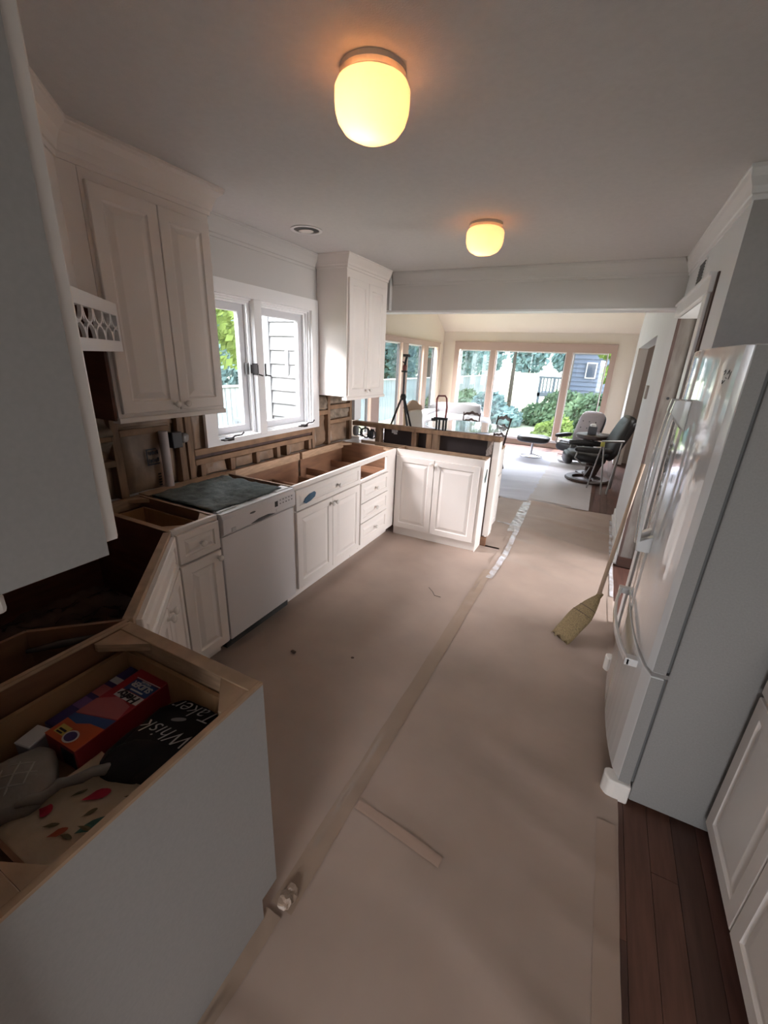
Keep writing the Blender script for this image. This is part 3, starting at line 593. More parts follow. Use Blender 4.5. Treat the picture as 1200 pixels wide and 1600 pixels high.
# nearest base cabinet: faces +Y
D0 = 0.62
t = thing('base_cabinet', 'nearest open topped base cabinet with blank grey end panel and a full drawer', 'cabinet', (-0.9,0.65,0))
F = frame((-1.165,0.619,0),(1,0,0),(0,1,0)); w_ = 0.535
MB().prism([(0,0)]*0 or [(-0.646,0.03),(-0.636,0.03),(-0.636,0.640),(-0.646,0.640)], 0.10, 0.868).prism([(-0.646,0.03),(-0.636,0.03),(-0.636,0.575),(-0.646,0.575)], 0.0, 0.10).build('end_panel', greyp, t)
e = MB(); e.box(-0.646,-0.636,0.03,0.640,0.868,0.876); e.build('end_panel_edge', ply, t)
MB().box(-0.6515,-0.6435,0.03,0.638,0.10,0.874).build('side_panel', ply, t)
MB().box(-1.165,-1.151,0.03,0.602,0.10,0.876).build('side_panel', plyd2, t)
MB().box(-1.165,-1.151,0.03,0.63,0.8762,0.878).build('top_edge', ply, t)
MB().box(-1.151,-0.652,0.03,0.602,0.10,0.116).build('bottom_panel', plyd, t)
MB().box(-1.151,-0.652,0.03,0.042,0.116,0.876).build('back_panel', plyd, t)
MB().box(-1.165,-0.6465,0.602,0.640,0.80,0.876).build('front_rail', ply, t, bevel=0.0015)
MB().box(-1.165,-0.643,0.606,0.618,0.10,0.838).build('face_frame', white, t)
MB().box(-1.151,-0.652,0.06,0.125,0.855,0.874).build('rear_stretcher', ply, t, bevel=0.0015)
def tri(x, y, sx_, sy_, k, k2=None):
    k2 = k2 or k
    return [(x,y),(x+sx_*k,y),(x+sx_*0.012,y+sy_*k2),(x,y+sy_*k2)]
MB().prism([(-1.150,0.6015),(-1.02,0.6015),(-1.138,0.525),(-1.150,0.525)],0.850,0.873).build('corner_brace', ply, t)
MB().prism([(-0.6525,0.6015),(-0.742,0.6015),(-0.665,0.522),(-0.6525,0.522)],0.850,0.873).build('corner_brace', ply, t)
MB().prism([(-0.6525,0.1255),(-0.74,0.1255),(-0.6525,0.165)],0.852,0.873).build('corner_brace', ply, t)
MB().box(-1.165,-0.643,0.10,0.575,0.0,0.10).build('toe_kick', white, t)
door(t, F, 0.005, w_-0.020, 0.125, 0.66, knob=(0.05,0.62)); dr = door(t, F, 0.005, w_-0.020, 0.675, 0.836, name='drawer_front', knob=(w_/2,0.757))
db = MB(); db.box(-1.128,-1.114,0.07,0.597,0.70,0.822); db.box(-0.690,-0.676,0.07,0.597,0.70,0.822); db.box(-1.114,-0.690,0.07,0.082,0.70,0.822); db.box(-1.114,-0.690,0.586,0.597,0.70,0.822); db.box(-1.114,-0.690,0.082,0.594,0.70,0.708)
db.build('drawer_box', tan, dr); MB().box(-1.114,-0.690,0.150,0.158,0.708,0.822).build('drawer_divider', plyd2, dr)
ZB = 0.709
# contents ------------------------------------------------------------
def rbox(t, nm, c, sx_, sy_, sz_, rz, m, parent=None, bevel=0.002):
    R = Matrix.Rotation(rz, 3, 'Z'); F_ = lambda a,b,c_: Vector(c) + R @ Vector((a,b,c_))
    return MB().fbox(lambda a,b,c_: F_(a,b,c_), -sx_/2, sx_/2, -sy_/2, sy_/2, 0, sz_).build(nm, m, parent, bevel=bevel)
bx = thing('bag_box', 'red and blue slider bag carton lying in the open drawer', 'box', (-0.995,0.46,ZB))
R_ = Matrix.Rotation(math.radians(2), 3, 'Z')
def BX(a, b, c): return Vector((-0.995,0.46,ZB)) + R_ @ Vector((a,b,c))
MB().fbox(BX,-0.058,0.058,-0.125,0.135,0,0.072).build('carton', p_red, bx, bevel=0.002)
def decal(par, nm, poly, z, m, G): 
    n = len(poly); return MB().add([G(a,b,z) for a,b in poly]+[G(a,b,z-0.0005) for a,b in poly], [tuple(range(n)),tuple(range(2*n-1,n-1,-1))]+[(i,(i+1)%n,(i+1)%n+n,i+n) for i in range(n)]).build(nm, m, par)
decal(bx,'printed_panel',[(-0.058,-0.125),(0.058,-0.125),(0.058,-0.055),(0.01,-0.06),(-0.02,-0.075),(-0.058,-0.072)],0.0726,p_orange,BX)
decal(bx,'printed_panel',[(-0.058,-0.072),(-0.02,-0.075),(0.01,-0.06),(0.058,-0.055),(0.058,-0.025),(-0.058,-0.055)],0.0726,p_blue,BX)
decal(bx,'printed_panel',[(-0.058,-0.053),(0.058,-0.022),(0.045,0.02),(-0.01,0.03),(-0.058,0.0)],0.0727,p_pink,BX)
decal(bx,'printed_panel',[(-0.030,0.055),(0.056,0.055),(0.056,0.097),(-0.030,0.097)],0.0728,p_blue,BX)
decal(bx,'printed_panel',[(-0.032,0.028),(0.056,0.028),(0.056,0.053),(-0.032,0.053)],0.0728,p_white,BX)
decal(bx,'printed_panel',[(-0.034,0.099),(0.058,0.099),(0.058,0.1015),(-0.034,0.1015)],0.0729,p_white,BX)
text('Hefty', 0.032, p_black, bx, BX(0.012,0.040,0.0736), (-1,0,0), (0,-1,0), shear=0.2, bold=0.0008)
text('SLIDER', 0.024, p_white, bx, BX(0.013,0.080,0.0738), (-1,0,0), (0,-1,0), shear=0.1, bold=0.0006)
text('GALLON', 0.009, p_white, bx, BX(0.013,0.0935,0.0738), (-1,0,0), (0,-1,0))
decal(bx,'printed_bar',[(-0.01,0.060),(0.036,0.060),(0.036,0.0645),(-0.01,0.0645)],0.0733,p_white,BX)
decal(bx,'printed_panel',[(-0.046,-0.112),(-0.010,-0.112),(-0.010,-0.088),(-0.046,-0.088)],0.0730,p_yellow,BX)
decal(bx,'printed_bar',[(-0.040,-0.103),(-0.016,-0.103),(-0.016,-0.098),(-0.040,-0.098)],0.0735,p_black,BX); decal(bx,'printed_bar',[(-0.040,-0.110),(-0.020,-0.110),(-0.020,-0.106),(-0.040,-0.106)],0.0735,p_black,BX)
decal(bx,'printed_panel',[(0.008+0.020*math.cos(k*PI/10), -0.104+0.017*math.sin(k*PI/10)) for k in range(20)],0.0731,p_white,BX)
decal(bx,'printed_panel',[(0.008+0.016*math.cos(k*PI/10), -0.104+0.013*math.sin(k*PI/10)) for k in range(20)],0.0734,p_navy,BX)
MB().fbox(BX,0.0,0.05,-0.1257,-0.125,0.01,0.06).build('printed_panel', p_black, bx)
b2 = thing('bag_box', 'dark blue and purple carton wedged between the red carton and the drawer side', 'box', (-1.082,0.47,ZB))
def B2(a,b,c): return Vector((-1.086,0.47,ZB)) + R_ @ Vector((a,b,c))
MB().fbox(B2,-0.018,0.026,-0.115,0.12,0,0.060).build('carton', p_navy, b2, bevel=0.002)
for k,(y0,y1) in enumerate(((-0.05,-0.015),(0.0,0.035),(0.05,0.07))): decal(b2,'printed_panel',[(-0.014,y0),(0.024,y0),(0.024,y1),(-0.014,y1)],0.0606,(p_purple,p_pink,p_white)[k],B2)
gb = thing('small_box', 'small pale grey box against the left side of the drawer', 'box', (-1.072,0.315,ZB)); rbox(gb,'carton',(-1.070,0.318,ZB),0.045,0.055,0.062,0.2,flat('pale_grey_card',(0.30,0.27,0.28)),gb); rbox(gb,'lid',(-1.070,0.318,ZB+0.0622),0.047,0.057,0.004,0.2,p_white,gb)
# mitts
def soft(nm, m, parent, c, rad, seed, e=0.75, rz=0, amp=0.15, seg=28, ring=18):
    b = MB(); b.sell((0,0,0), rad, e, seg, ring); R = Matrix.Rotation(rz,3,'Z')
    vs = []
    for v in b.v:
        q = Vector(v); s_ = noise.noise(q*22+V(seed,0,0)) + 0.5*noise.noise(q*48+V(0,seed,0))
        q = R @ (q*(1+amp*s_)) + Vector(c)
        vs.append((q.x, q.y, max(q.z, ZB+0.0005)))
    b.v = vs
    return b.build(nm, m, parent, smooth=True)
mt = thing('oven_mitt', 'black oven mitt with white lettering in the drawer, nearest the front', 'oven mitt', (-0.80,0.50,ZB))
soft('mitt_body', mittm, mt, (-0.795,0.492,ZB+0.030), (0.108,0.120,0.030), 1.0, rz=0.25, amp=0.10, e=0.7)  # stretched to the drawer front, its black standing in for shade there
text('Taker', 0.058, p_white, mt, (-0.795,0.560,ZB+0.062), (-1,-0.10,0), (0.10,-1,0), shear=0.5, ext=0.0004, bold=-0.0009)
text('Whisk', 0.058, p_white, mt, (-0.80,0.478,ZB+0.062), (-1,-0.10,0), (0.10,-1,0), shear=0.5, ext=0.0004, bold=-0.0009)
wh = MB().sell((-0.815,0.520,ZB+0.0625),(0.020,0.006,0.0018),0.9,12,6,rot=Matrix.Rotation(0.5,3,'Z')).build('printed_knife', flat('knife_print_grey',(0.35,0.33,0.34)), mt)
m2 = thing('oven_mitt', 'plain black mitt thumb bulging beside the lettered oven mitt', 'oven mitt', (-0.80,0.385,ZB)); soft('mitt_body', mittm, m2, (-0.825,0.405,ZB+0.030), (0.070,0.050,0.036), 5.0, rz=0.5, amp=0.12)
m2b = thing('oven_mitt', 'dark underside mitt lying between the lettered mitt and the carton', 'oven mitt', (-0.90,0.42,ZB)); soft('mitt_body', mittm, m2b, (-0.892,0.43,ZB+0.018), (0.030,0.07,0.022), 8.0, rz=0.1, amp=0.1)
# towel with peppers
tw = thing('printed_towel', 'cream towel printed with red and green peppers in the drawer', 'towel', (-0.78,0.27,ZB))
tf = lambda x, y: ZB+0.026+0.009*noise.noise(V(x*16,y*16,2))+0.004*noise.noise(V(x*40,y*40,2))
X0,X1,Y0,Y1 = -0.935,-0.694,0.164,0.395
MB().grid(lambda u,v: (X0+(X1-X0)*u, Y0+(Y1-Y0)*v, tf(X0+(X1-X0)*u, Y0+(Y1-Y0)*v)*(1 if 0.02<u<0.98 and 0.02<v<0.98 else 0)+(ZB+0.002 if not(0.02<u<0.98 and 0.02<v<0.98) else 0)), 40, 32).build('towel_cloth', creamc, tw, smooth=True)
def pepper(cx, cy, ln, wd, ang, m):
    ca, sa = math.cos(ang), math.sin(ang); P = []
    for k in range(16):
        th = 2*PI*k/16; a = ln*math.cos(th)*0.5; b = wd*0.5*math.sin(th)*(1.0 if math.cos(th) > 0 else 1+0.9*math.cos(th)); P.append((cx+a*ca-b*sa, cy+a*sa+b*ca))
    vs = [(x,y,tf(x,y)+0.0035) for x,y in P]+[(cx,cy,tf(cx,cy)+0.0045)]
    MB().add(vs, [(i,(i+1)%16,16) for i in range(16)]).build('printed_pepper', m, tw, recalc=False)
pepper(-0.735,0.215,0.058,0.028,1.2,pep_r); pepper(-0.765,0.275,0.066,0.028,1.15,pep_g); pepper(-0.745,0.325,0.025,0.016,1.1,pep_g); pepper(-0.825,0.315,0.055,0.024,1.0,pep_r); pepper(-0.815,0.232,0.038,0.017,0.9,pep_o); pepper(-0.885,0.245,0.03,0.026,0.3,pep_r)
for cx,cy,a in ((-0.715,0.33,0.9),(-0.735,0.36,1.6),(-0.705,0.355,0.2),(-0.772,0.262,0.4),(-0.80,0.285,1.4),(-0.845,0.235,0.7),(-0.71,0.30,1.0),(-0.76,0.35,0.5),(-0.79,0.235,0.2),(-0.862,0.30,1.3)): pepper(cx,cy,0.032,0.009,a,pep_l)
yc_ = thing('folded_cloth', 'small yellow folded cloth corner by the drawer side', 'cloth', (-0.70,0.40,ZB)); MB().grid(lambda u,v:(-0.74+0.048*u,0.375+0.05*v+0.01*u,ZB+0.034+0.005*math.sin(u*5+v*3)),8,8).build('cloth', flat('yellow_cloth',(0.42,0.34,0.14),0.9), yc_, smooth=True)
gm = thing('grey_mitt', 'grey mitt with lattice pattern in the left of the drawer', 'oven mitt', (-0.97,0.27,ZB))
g_ = soft('mitt_body', greyc, gm, (-0.995,0.245,ZB+0.030), (0.088,0.075,0.034), 3.0, rz=-0.5, amp=0.10)
lat = MB()
for k in range(-2,3):
    for sgn in (1,-1):
        pts = []
        for j in range(9):
            a = -0.055+0.11*j/8; b = k*0.028; q = Matrix.Rotation(0.78*sgn,3,'Z') @ V(a,b,0)
            rr = 1-((q.x/0.085)**2+(q.y/0.070)**2)
            if rr > 0.12: pts.append((-0.995+q.x, 0.245+q.y, ZB+0.030+0.034*rr**0.5*0.97+0.002))
        if len(pts) > 2: lat.tube(pts, 0.0022, 5)
lat.build('lattice_print', flat('pale_lattice',(0.42,0.38,0.34),0.9), gm)
gs = thing('rolled_cloth', 'long grey rolled cloth lying between the mitts and the towel', 'cloth', (-0.88,0.33,ZB)); MB().tube([(-0.925+0.085*k/10+0.006*math.sin(k),0.215+0.17*k/10,ZB+0.052+0.005*math.sin(k*2)) for k in range(11)],[0.006,0.010,0.012,0.010,0.012,0.010,0.012,0.011,0.012,0.010,0.006],10).build('cloth_roll', greyc, gs, smooth=True)

# diagonal corner base
t = thing('corner_base_cabinet', 'open diagonal corner base cabinet with dark interior and white front doors', 'cabinet', (-1.41,0.91,0))
A, B_ = Vector((-1.168,0.652)), Vector((-1.658,1.163))
dg = Vector((A.x-B_.x, A.y-B_.y, 0)); WD = dg.length; nrm = Vector((-dg.y, dg.x, 0)); nrm = nrm if nrm.x > 0 else -nrm
F = frame((B_.x, B_.y, 0), dg, nrm)
MB().box(-2.28,-1.66,1.151,1.164,0.10,0.876).build('side_panel', plyd, t)
MB().box(-2.28,-1.66,1.151,1.164,0.8762,0.8785).build('top_edge', ply, t)
MB().box(-1.180,-1.1665,0.04,0.640,0.10,0.876).build('side_panel', plyd2, t)
MB().box(-1.180,-1.1665,0.04,0.640,0.8762,0.8785).build('top_edge', ply, t)
MB().box(-2.285,-2.270,0.04,1.150,0.10,0.876).build('back_panel', plyd, t)
MB().box(-2.270,-1.181,0.025,0.040,0.10,0.876).build('back_panel', plyd, t)
MB().prism([(-2.27,0.04),(-1.181,0.04),(-1.181,0.63),(-1.67,1.15),(-2.27,1.15)],0.10,0.116).build('bottom_panel', plyd, t)
MB().prism([(-2.27,0.04),(-1.181,0.04),(-1.181,0.60),(-1.70,1.15),(-2.27,1.15)],0.40,0.416).build('shelf', plyd, t)
MB().fbox(F,0.002,WD-0.002,0.838,0.876,-0.032,0).build('front_rail', ply, t, bevel=0.0015)
MB().fbox(F,0.002,WD-0.002,0.10,0.838,-0.018,0.002).build('face_frame', white, t)
door(t, F, 0.02, WD-0.02, 0.700, 0.858, name='false_drawer_front'); door(t, F, 0.02, WD/2-0.002, 0.125, 0.688, knob=(WD/2-0.03,0.655)); door(t, F, WD/2+0.002, WD-0.02, 0.125, 0.688, knob=(WD/2+0.03,0.655))
MB().fbox(F,0.0,WD,0,0.10,-0.09,-0.075).build('toe_kick', white, t)
tr = MB(); z0_,z1_ = 0.72,0.874
def wallseg(b, p, q, th, z0, z1):
    p, q = Vector(p), Vector(q); d_ = (q-p).normalized(); n_ = Vector((-d_.y, d_.x))*th/2
    b.prism([tuple(p+n_),tuple(p-n_),tuple(q-n_),tuple(q+n_)], z0, z1)
wallseg(tr,(-1.19,0.635),(-1.372,0.462),0.012,z0_,z1_); wallseg(tr,(-1.372,0.462),(-1.372,0.10),0.012,z0_,z1_); tr.build('inner_bin', plyd2, t)
ps = MB().tube([(-1.34,0.44,0.83),(-1.29,0.50,0.835),(-1.22,0.585,0.84)],[0.006,0.012,0.006],8)
tag(ps.build('plastic_scrap', plastic, smooth=True), 'pale plastic scrap caught in the corner cabinet bin', 'scrap')
fm = MB().grid(lambda u,v:(-2.24+0.55*u, 0.55+0.55*v, 0.425+0.03*(1+noise.noise(V(u*6,v*6,1)))+0.03*abs(noise.noise(V(u*11+v*4,v*9,4)))),40,40)
tag(fm.build('plastic_film', mat('thin_plastic_film',(0.14,0.09,0.07),0.22,nscale=5,namt=0.6,bump=0.8,bscale=18), smooth=True), 'crumpled plastic film lying inside the corner cabinet', 'plastic film')

# left run, all face +X.  frame origin at near end: u=+Y
def run_cab(name, label, y0, y1, d=0.615, **k):
    return carcass(name, label, (XF, y0, 0), (0,1,0), (1,0,0), y1-y0, d, **k)
t, F = run_cab('base_cabinet', 'narrow white base cabinet with one drawer and one door left of the dishwasher', 1.166, 1.432, inside=plyd2)
w_ = 0.266; face_frame(t, F, w_, 0.10, 0.876, [(0.84,0.876),(0.685,0.70),(0.10,0.13)], 0.02)
dr = door(t, F, 0.012, w_-0.008, 0.700, 0.852, name='drawer_front', knob=(w_/2+0.005,0.775))
door(t, F, 0.012, w_-0.008, 0.118, 0.688, knob=(w_-0.035,0.655))
db = MB(); db.box(-2.20,-1.69,1.19,1.20,0.72,0.825); db.box(-2.20,-1.69,1.392,1.402,0.72,0.825); db.box(-2.20,-2.19,1.20,1.392,0.72,0.825); db.box(-1.70,-1.69,1.20,1.392,0.72,0.825); db.box(-2.19,-1.70,1.20,1.392,0.72,0.728); db.build('drawer_box', tan, dr)
# dishwasher
t = thing('dishwasher', 'white built in dishwasher with control strip and dark display', 'dishwasher', (-1.70,1.737,0))
F = frame((-1.655,1.440,0),(0,1,0),(1,0,0))
MB().fbox(F,0.006,0.590,0.10,0.85,-0.57,-0.012).build('tub', flat('dishwasher_tub_grey',(0.4,0.4,0.4)), t)
MB().fbox(F,0.002,0.594,0.105,0.745,-0.012,0.006).build('door_panel', appl, t, bevel=0.004, seg=2)
cpn = MB().fprism(lambda a,b,c: F(c,b,a), [(-0.012,0.748),(0.006,0.748),(0.024,0.765),(0.026,0.845),(0.016,0.868),(-0.012,0.868)], 0.002, 0.594).build('control_panel', appl, t, bevel=0.002)
MB().fbox(F,0.002,0.594,0.8685,0.874,-0.05,0.012).build('top_edge_strip', trimw, t)
hd = MB().fprism(F, [(0.20,0.765),(0.26,0.778),(0.34,0.780),(0.40,0.768),(0.34,0.764),(0.26,0.762)], 0.018, 0.0275).build('recessed_latch', gasket, cpn)
MB().fbox(F,0.40,0.425,0.805,0.838,0.022,0.027).build('display', black, cpn)
b = MB()
for k in range(5):
    for r in range(2): b.fbox(F, 0.445+k*0.027, 0.452+k*0.027, 0.812+r*0.022, 0.817+r*0.022, 0.022, 0.0272)
b.build('button_marks', gasket, cpn)
MB().fbox(F,0.41,0.56,0.772,0.790,0.022,0.0268).build('button_strip', appl, cpn, bevel=0.001)
o = MB().lathe(F(0.215,0.828,0.0245), [(0.0,0.003),(0.010,0.003),(0.010,0)], 20, axis=(1,0,0)); o.v = [(x, (y-(1.440+0.215))*2.2+(1.440+0.215), (z-0.828)*0.55+0.828) for x,y,z in o.v]; o.build('badge', gasket, cpn)
b = MB(); b.fbox(F,0.055,0.085,0.765,0.787,0.0225,0.0275); b.build('vent_square', flat('pale_vent',(0.55,0.53,0.53)), cpn)
MB().fbox(F,0.02,0.575,0.0,0.10,-0.10,-0.06).build('kick_plate', darkgrey, t)
MB().box(-2.288,-2.20,1.440,2.035,0.862,0.880).build('rear_cleat', ply, t)
bl = MB().grid(lambda u,v:(-2.19+0.50*u+0.012*noise.noise(V(u*5,v*7,1)), 1.455+0.52*v-0.05*(1-u)*0+0.010*noise.noise(V(u*7,v*3,5)), 0.885+0.010*noise.noise(V(u*7,v*7,2))+0.004*noise.noise(V(u*30,v*30,2))),36,36)
bo = tag(bl.build('insulation_blanket', blanket, smooth=True), 'dark grey insulation blanket lying on top of the dishwasher', 'blanket'); m_ = bo.modifiers.new('t','SOLIDIFY'); m_.thickness = 0.008
cs = thing('card_strip', 'pale strips of filler board around the blanket on the dishwasher', 'board'); 
MB().box(-1.70,-1.672,1.45,1.58,0.8755,0.8795).build('strip', trimw, cs); MB().box(-1.73,-1.668,1.90,2.02,0.876,0.88).build('strip', trimw, cs)
# sink base
t, F = run_cab('sink_base_cabinet', 'white sink base cabinet with false drawer and two doors right of the dishwasher', 2.045, 2.893, braces=(0,0,1,0), brace=0.10, side_h=(0.876,0.66))
w_ = 0.848; face_frame(t, F, w_, 0.10, 0.876, [(0.845,0.876),(0.69,0.712),(0.10,0.14)], 0.025)
door(t, F, 0.01, w_-0.008, 0.707, 0.848, name='false_drawer_front', knob=(0.50,0.775))
door(t, F, 0.012, 0.433, 0.130, 0.697, knob=(0.41,0.655)); door(t, F, 0.437, w_-0.008, 0.130, 0.697, knob=(0.462,0.655))
MB().box(-2.25,-1.70,2.52,2.535,0.60,0.72).build('inner_divider', plyd2, t)
pt = MB().fprism(F, [(0.085,0.752),(0.10,0.775),(0.15,0.795),(0.205,0.80),(0.222,0.786),(0.21,0.762),(0.16,0.745),(0.11,0.738)], 0.0205, 0.024)
tag(pt.build('painter_tape', blue), 'torn blue tape patch stuck on the sink base false drawer', 'tape')
# drawer base
t, F = run_cab('drawer_base_cabinet', 'white drawer base cabinet with its top drawer missing beside the corner', 2.897, 3.598, braces=(0,1,0,1), side_h=(0.66,0.876), brace=0.11)
w_ = 0.701; face_frame(t, F, w_, 0.10, 0.876, [(0.838,0.876),(0.692,0.712),(0.10,0.14)], 0.025, stiles=[(0.505,0.68,0.10,0.838)])
for z0_, z1_ in ((0.515,0.690),(0.335,0.508),(0.140,0.328)): door(t, F, 0.010, 0.518, z0_, z1_, name='drawer_front', knob=(0.264,(z0_+z1_)/2))
MB().box(-2.26,-1.68,2.99,3.002,0.66,0.72).build('drawer_runner', plyd2, t); MB().box(-2.26,-1.68,3.38,3.392,0.66,0.72).build('drawer_runner', plyd2, t); MB().box(-2.24,-1.70,3.02,3.37,0.56,0.57).build('inner_shelf', plyd2, t)
# peninsula: faces -Y
YP = 3.60
F0 = (-2.15+0.0, YP, 0)
t, F = carcass('peninsula_base_cabinet', 'shallow white two door base cabinet of the peninsula in front of the bar', (-1.655,YP,0), (1,0,0), (0,-1,0), 0.845, 0.195, inside=plyd2, braces=(0,1,0,1), brace=0.06, backrail=0.03)
w_ = 0.845; face_frame(t, F, w_, 0.085, 0.876, [(0.80,0.876),(0.085,0.11)], 0.04); MB().fbox(F,0.0,w_,0.0,0.084,-0.03,-0.012).build('base_board', white, t)
door(t, F, 0.012, 0.392, 0.095, 0.815, knob=(0.368,0.78)); door(t, F, 0.397, w_-0.028, 0.095, 0.815, knob=(0.42,0.78))
MB().box(-0.811,-0.806,3.585,3.79,0.0,0.872).build('end_panel', white, t)
MB().box(-2.15,-1.657,3.60,3.615,0.846,0.876).build('corner_rail', ply, t); MB().box(-2.15,-1.657,3.78,3.795,0.846,0.876).build('corner_rail', ply, t)
st = MB().add([(-0.8055,3.655,0.70),(-0.8055,3.68,0.735),(-0.8055,3.70,0.78),(-0.8055,3.725,0.775),(-0.8055,3.72,0.715),(-0.8055,3.70,0.665),(-0.8055,3.67,0.66),
  (-0.803,3.655,0.70),(-0.803,3.68,0.735),(-0.803,3.70,0.78),(-0.803,3.725,0.775),(-0.803,3.72,0.715),(-0.803,3.70,0.665),(-0.803,3.67,0.66)], [tuple(range(7)),tuple(range(13,6,-1))]+[(i,(i+1)%7,(i+1)%7+7,i+7) for i in range(7)])
tag(st.build('outlet_sticker', dkgreen), 'dark green patch on the end of the peninsula cabinet', 'sticker')
# bar half wall
t = thing('bar_half_wall', 'stripped stud half wall of the raised bar behind the peninsula', 'half wall', (-1.45,3.85,0))
MB().box(-2.28,-0.745,3.815,3.905,1.012,1.052).build('top_plate', oldwood, t, bevel=0.002)
for x0, x1 in ((-2.01,-1.955),(-1.605,-1.560),(-1.45,-1.395),(-1.39,-1.335)): MB().box(x0,x1,3.82,3.90,0.0,1.011).build('stud', oldwoodv if x0 != -1.45 else oldwood, t, bevel=0.0015)
MB().box(-0.855,-0.80,3.82,3.90,0.0,1.011).build('stud', mat('grey_weathered_stud',(0.22,0.17,0.14),0.8,nscale=8,namt=0.4), t)
MB().box(-1.95,-0.80,3.902,3.912,0.0,1.05).build('backing_panel', mat('dark_backing_board',(0.05,0.032,0.03),0.7,nscale=4,namt=0.3), t)
MB().box(-0.798,-0.742,3.812,3.92,0.10,1.010).build('end_trim', white, t, bevel=0.002)
dwl = MB().grid(lambda u,v:(-0.855+0.05*u+0.012*noise.noise(V(v*9,u*4,2)), 3.808+0.006*noise.noise(V(u*9,v*9,1)), 0.872+0.12*v*(0.5+0.5*u)+0.03*u),8,12)
dwl.build('torn_drywall_edge', mat('torn_paper_drywall',(0.45,0.37,0.33),0.9,nscale=20,namt=0.3), t)
MB().box(-0.86,-0.755,3.80,3.83,0.0,0.085).build('dark_base_block', plyd2, t)
ob = MB().box(-1.86,-1.82,3.898,3.9015,0.965,1.0); 
for q in ((-1.862,-1.84,0.995,1.012),(-1.835,-1.80,0.955,0.975),(-1.815,-1.795,0.98,1.008)): ob.box(q[0],q[1],3.896,3.9015,q[2],q[3])
tag(ob.build('outlet_paper', trimw), 'scrap of white paper stuck in the bar outlet hole', 'paper scrap')
# dining side cabinet end of bar
t = thing('bar_back_cabinet', 'white panelled cabinet end on the dining side of the bar', 'cabinet', (-1.3,4.15,0))
MB().box(-1.94,-0.80,3.93,4.31,0.09,0.885).build('cabinet_box', white, t); MB().box(-1.94,-0.80,3.95,4.25,0,0.09).build('toe_kick', white, t)
F = frame((-0.80,3.925,0),(0,1,0),(1,0,0)); door(t, F, 0.01, 0.375, 0.10, 0.62, name='end_panel'); MB().fbox(F,0.0,0.385,0.63,0.885,0,0.016).build('upper_end_board', white, t, bevel=0.002)
MB().fbox(F,0.26,0.385,0.885,0.905,-0.2,0.016).build('top_edge', ply, t)
# cables in the corner
t = thing('cable_coil', 'tangle of black cables and boxes in the corner under the bar top', 'cables', (-2.12,3.78,0.88))
def coil(c, r, n, seed, nm='cable'):
    pts = [(c[0]+r*math.cos(a*0.7+seed)*(1+0.15*math.sin(a*2.3)), c[1]+0.35*r*math.sin(a*1.3+seed), c[2]+r*math.sin(a*0.7+seed)*(1+0.1*math.cos(a*1.9))) for a in range(n)]
    MB().tube(pts, 0.006, 6).build(nm, black, t, smooth=True)
coil((-2.10,3.77,0.955),0.05,24,0.3); coil((-2.03,3.79,0.945),0.045,22,1.2); coil((-2.17,3.76,0.97),0.04,20,2.1)
MB().sell((-2.045,3.785,0.945),(0.035,0.02,0.038),0.6).build('black_plug', black, t, smooth=True); MB().sell((-2.18,3.72,0.975),(0.028,0.028,0.05),0.6).build('grey_box', gasket, t, smooth=True)
# vent pipe & junction box
tag(MB().lathe((-2.275,1.635,0.862),[(0.0,0),(0.026,0),(0.026,0.35),(0.0,0.35)],20).build('vent_pipe', pvc, smooth=False), 'white plastic vent pipe standing in front of the open stud wall', 'pipe')
t = thing('junction_box', 'black electrical box with clear plastic by the vent pipe', 'junction box', (-2.27,1.73,1.15)); MB().box(-2.30,-2.25,1.675,1.745,1.105,1.20).build('box_shell', black, t, bevel=0.004); 
crumpled = MB().sell((-2.265,1.77,1.155),(0.02,0.028,0.03),0.7,14,10,ny=0.5); crumpled.build('clear_wrap', mat('wrinkled_clear_plastic',(0.2,0.18,0.17),0.15,bump=0.8,bscale=30), t)
# right base cabinet facing -X
t = thing('base_cabinet', 'beige white base cabinet with raised panel doors right of the bare floor', 'cabinet', (0.9,0.8,0))
F = frame((0.655,1.535,0),(0,-1,0),(-1,0,0))
MB().fbox(F,0,2.3,0.10,0.872,-0.50,-0.0).build('cabinet_box', white, t); MB().fbox(F,0,2.3,0,0.10,-0.50,-0.06).build('toe_kick', darkgrey, t)
a = 0.0
for wdt in (0.365,0.40,0.40,0.40,0.40): door(t, F, a+0.004, a+wdt-0.002, 0.098, 0.685); door(t, F, a+0.004, a+wdt-0.002, 0.70, 0.850, name='drawer_front'); a += wdt
MB().fbox(F,-0.0,2.3,0.872,0.905,-0.51,0.03).build('worktop', flat('pale_worktop',(0.55,0.52,0.49),0.4), t, bevel=0.003)

# ================================================================== FRIDGE
t = thing('fridge', 'white french door fridge with bottom freezer drawer and curved front', 'fridge', (0.75,2.0,0))
FB0, FB1 = 1.560, 2.440
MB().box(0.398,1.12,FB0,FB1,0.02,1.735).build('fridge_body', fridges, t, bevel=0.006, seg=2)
def bow(y0, y1, z0, z1, nm, m, xin=0.387):
    n = 16; P = []
    def xf(y):
        s_ = (y-FB0)/(FB1-FB0)*2-1; base = 0.334-0.040*(1-abs(s_)**2.6)
        return base
    for k in range(n+1):
        y = y0+(y1-y0)*k/n; x = xf(y)
        e = min(k, n-k); 
        if e == 0: x += 0.010
        P.append((x, y))
    P += [(xin, y1), (xin, y0)]
    o = MB().prism(P, z0, z1).build(nm, m, t, bevel=0.004, seg=2)
    return o, xf
dn, xf = bow(1.556, 1.998, 0.640, 1.745, 'fridge_door', fridgef); df, _ = bow(2.003, 2.444, 0.640, 1.745, 'fridge_door', fridgef)
fz, _ = bow(1.556, 2.444, 0.100, 0.622, 'freezer_drawer', fridgef)
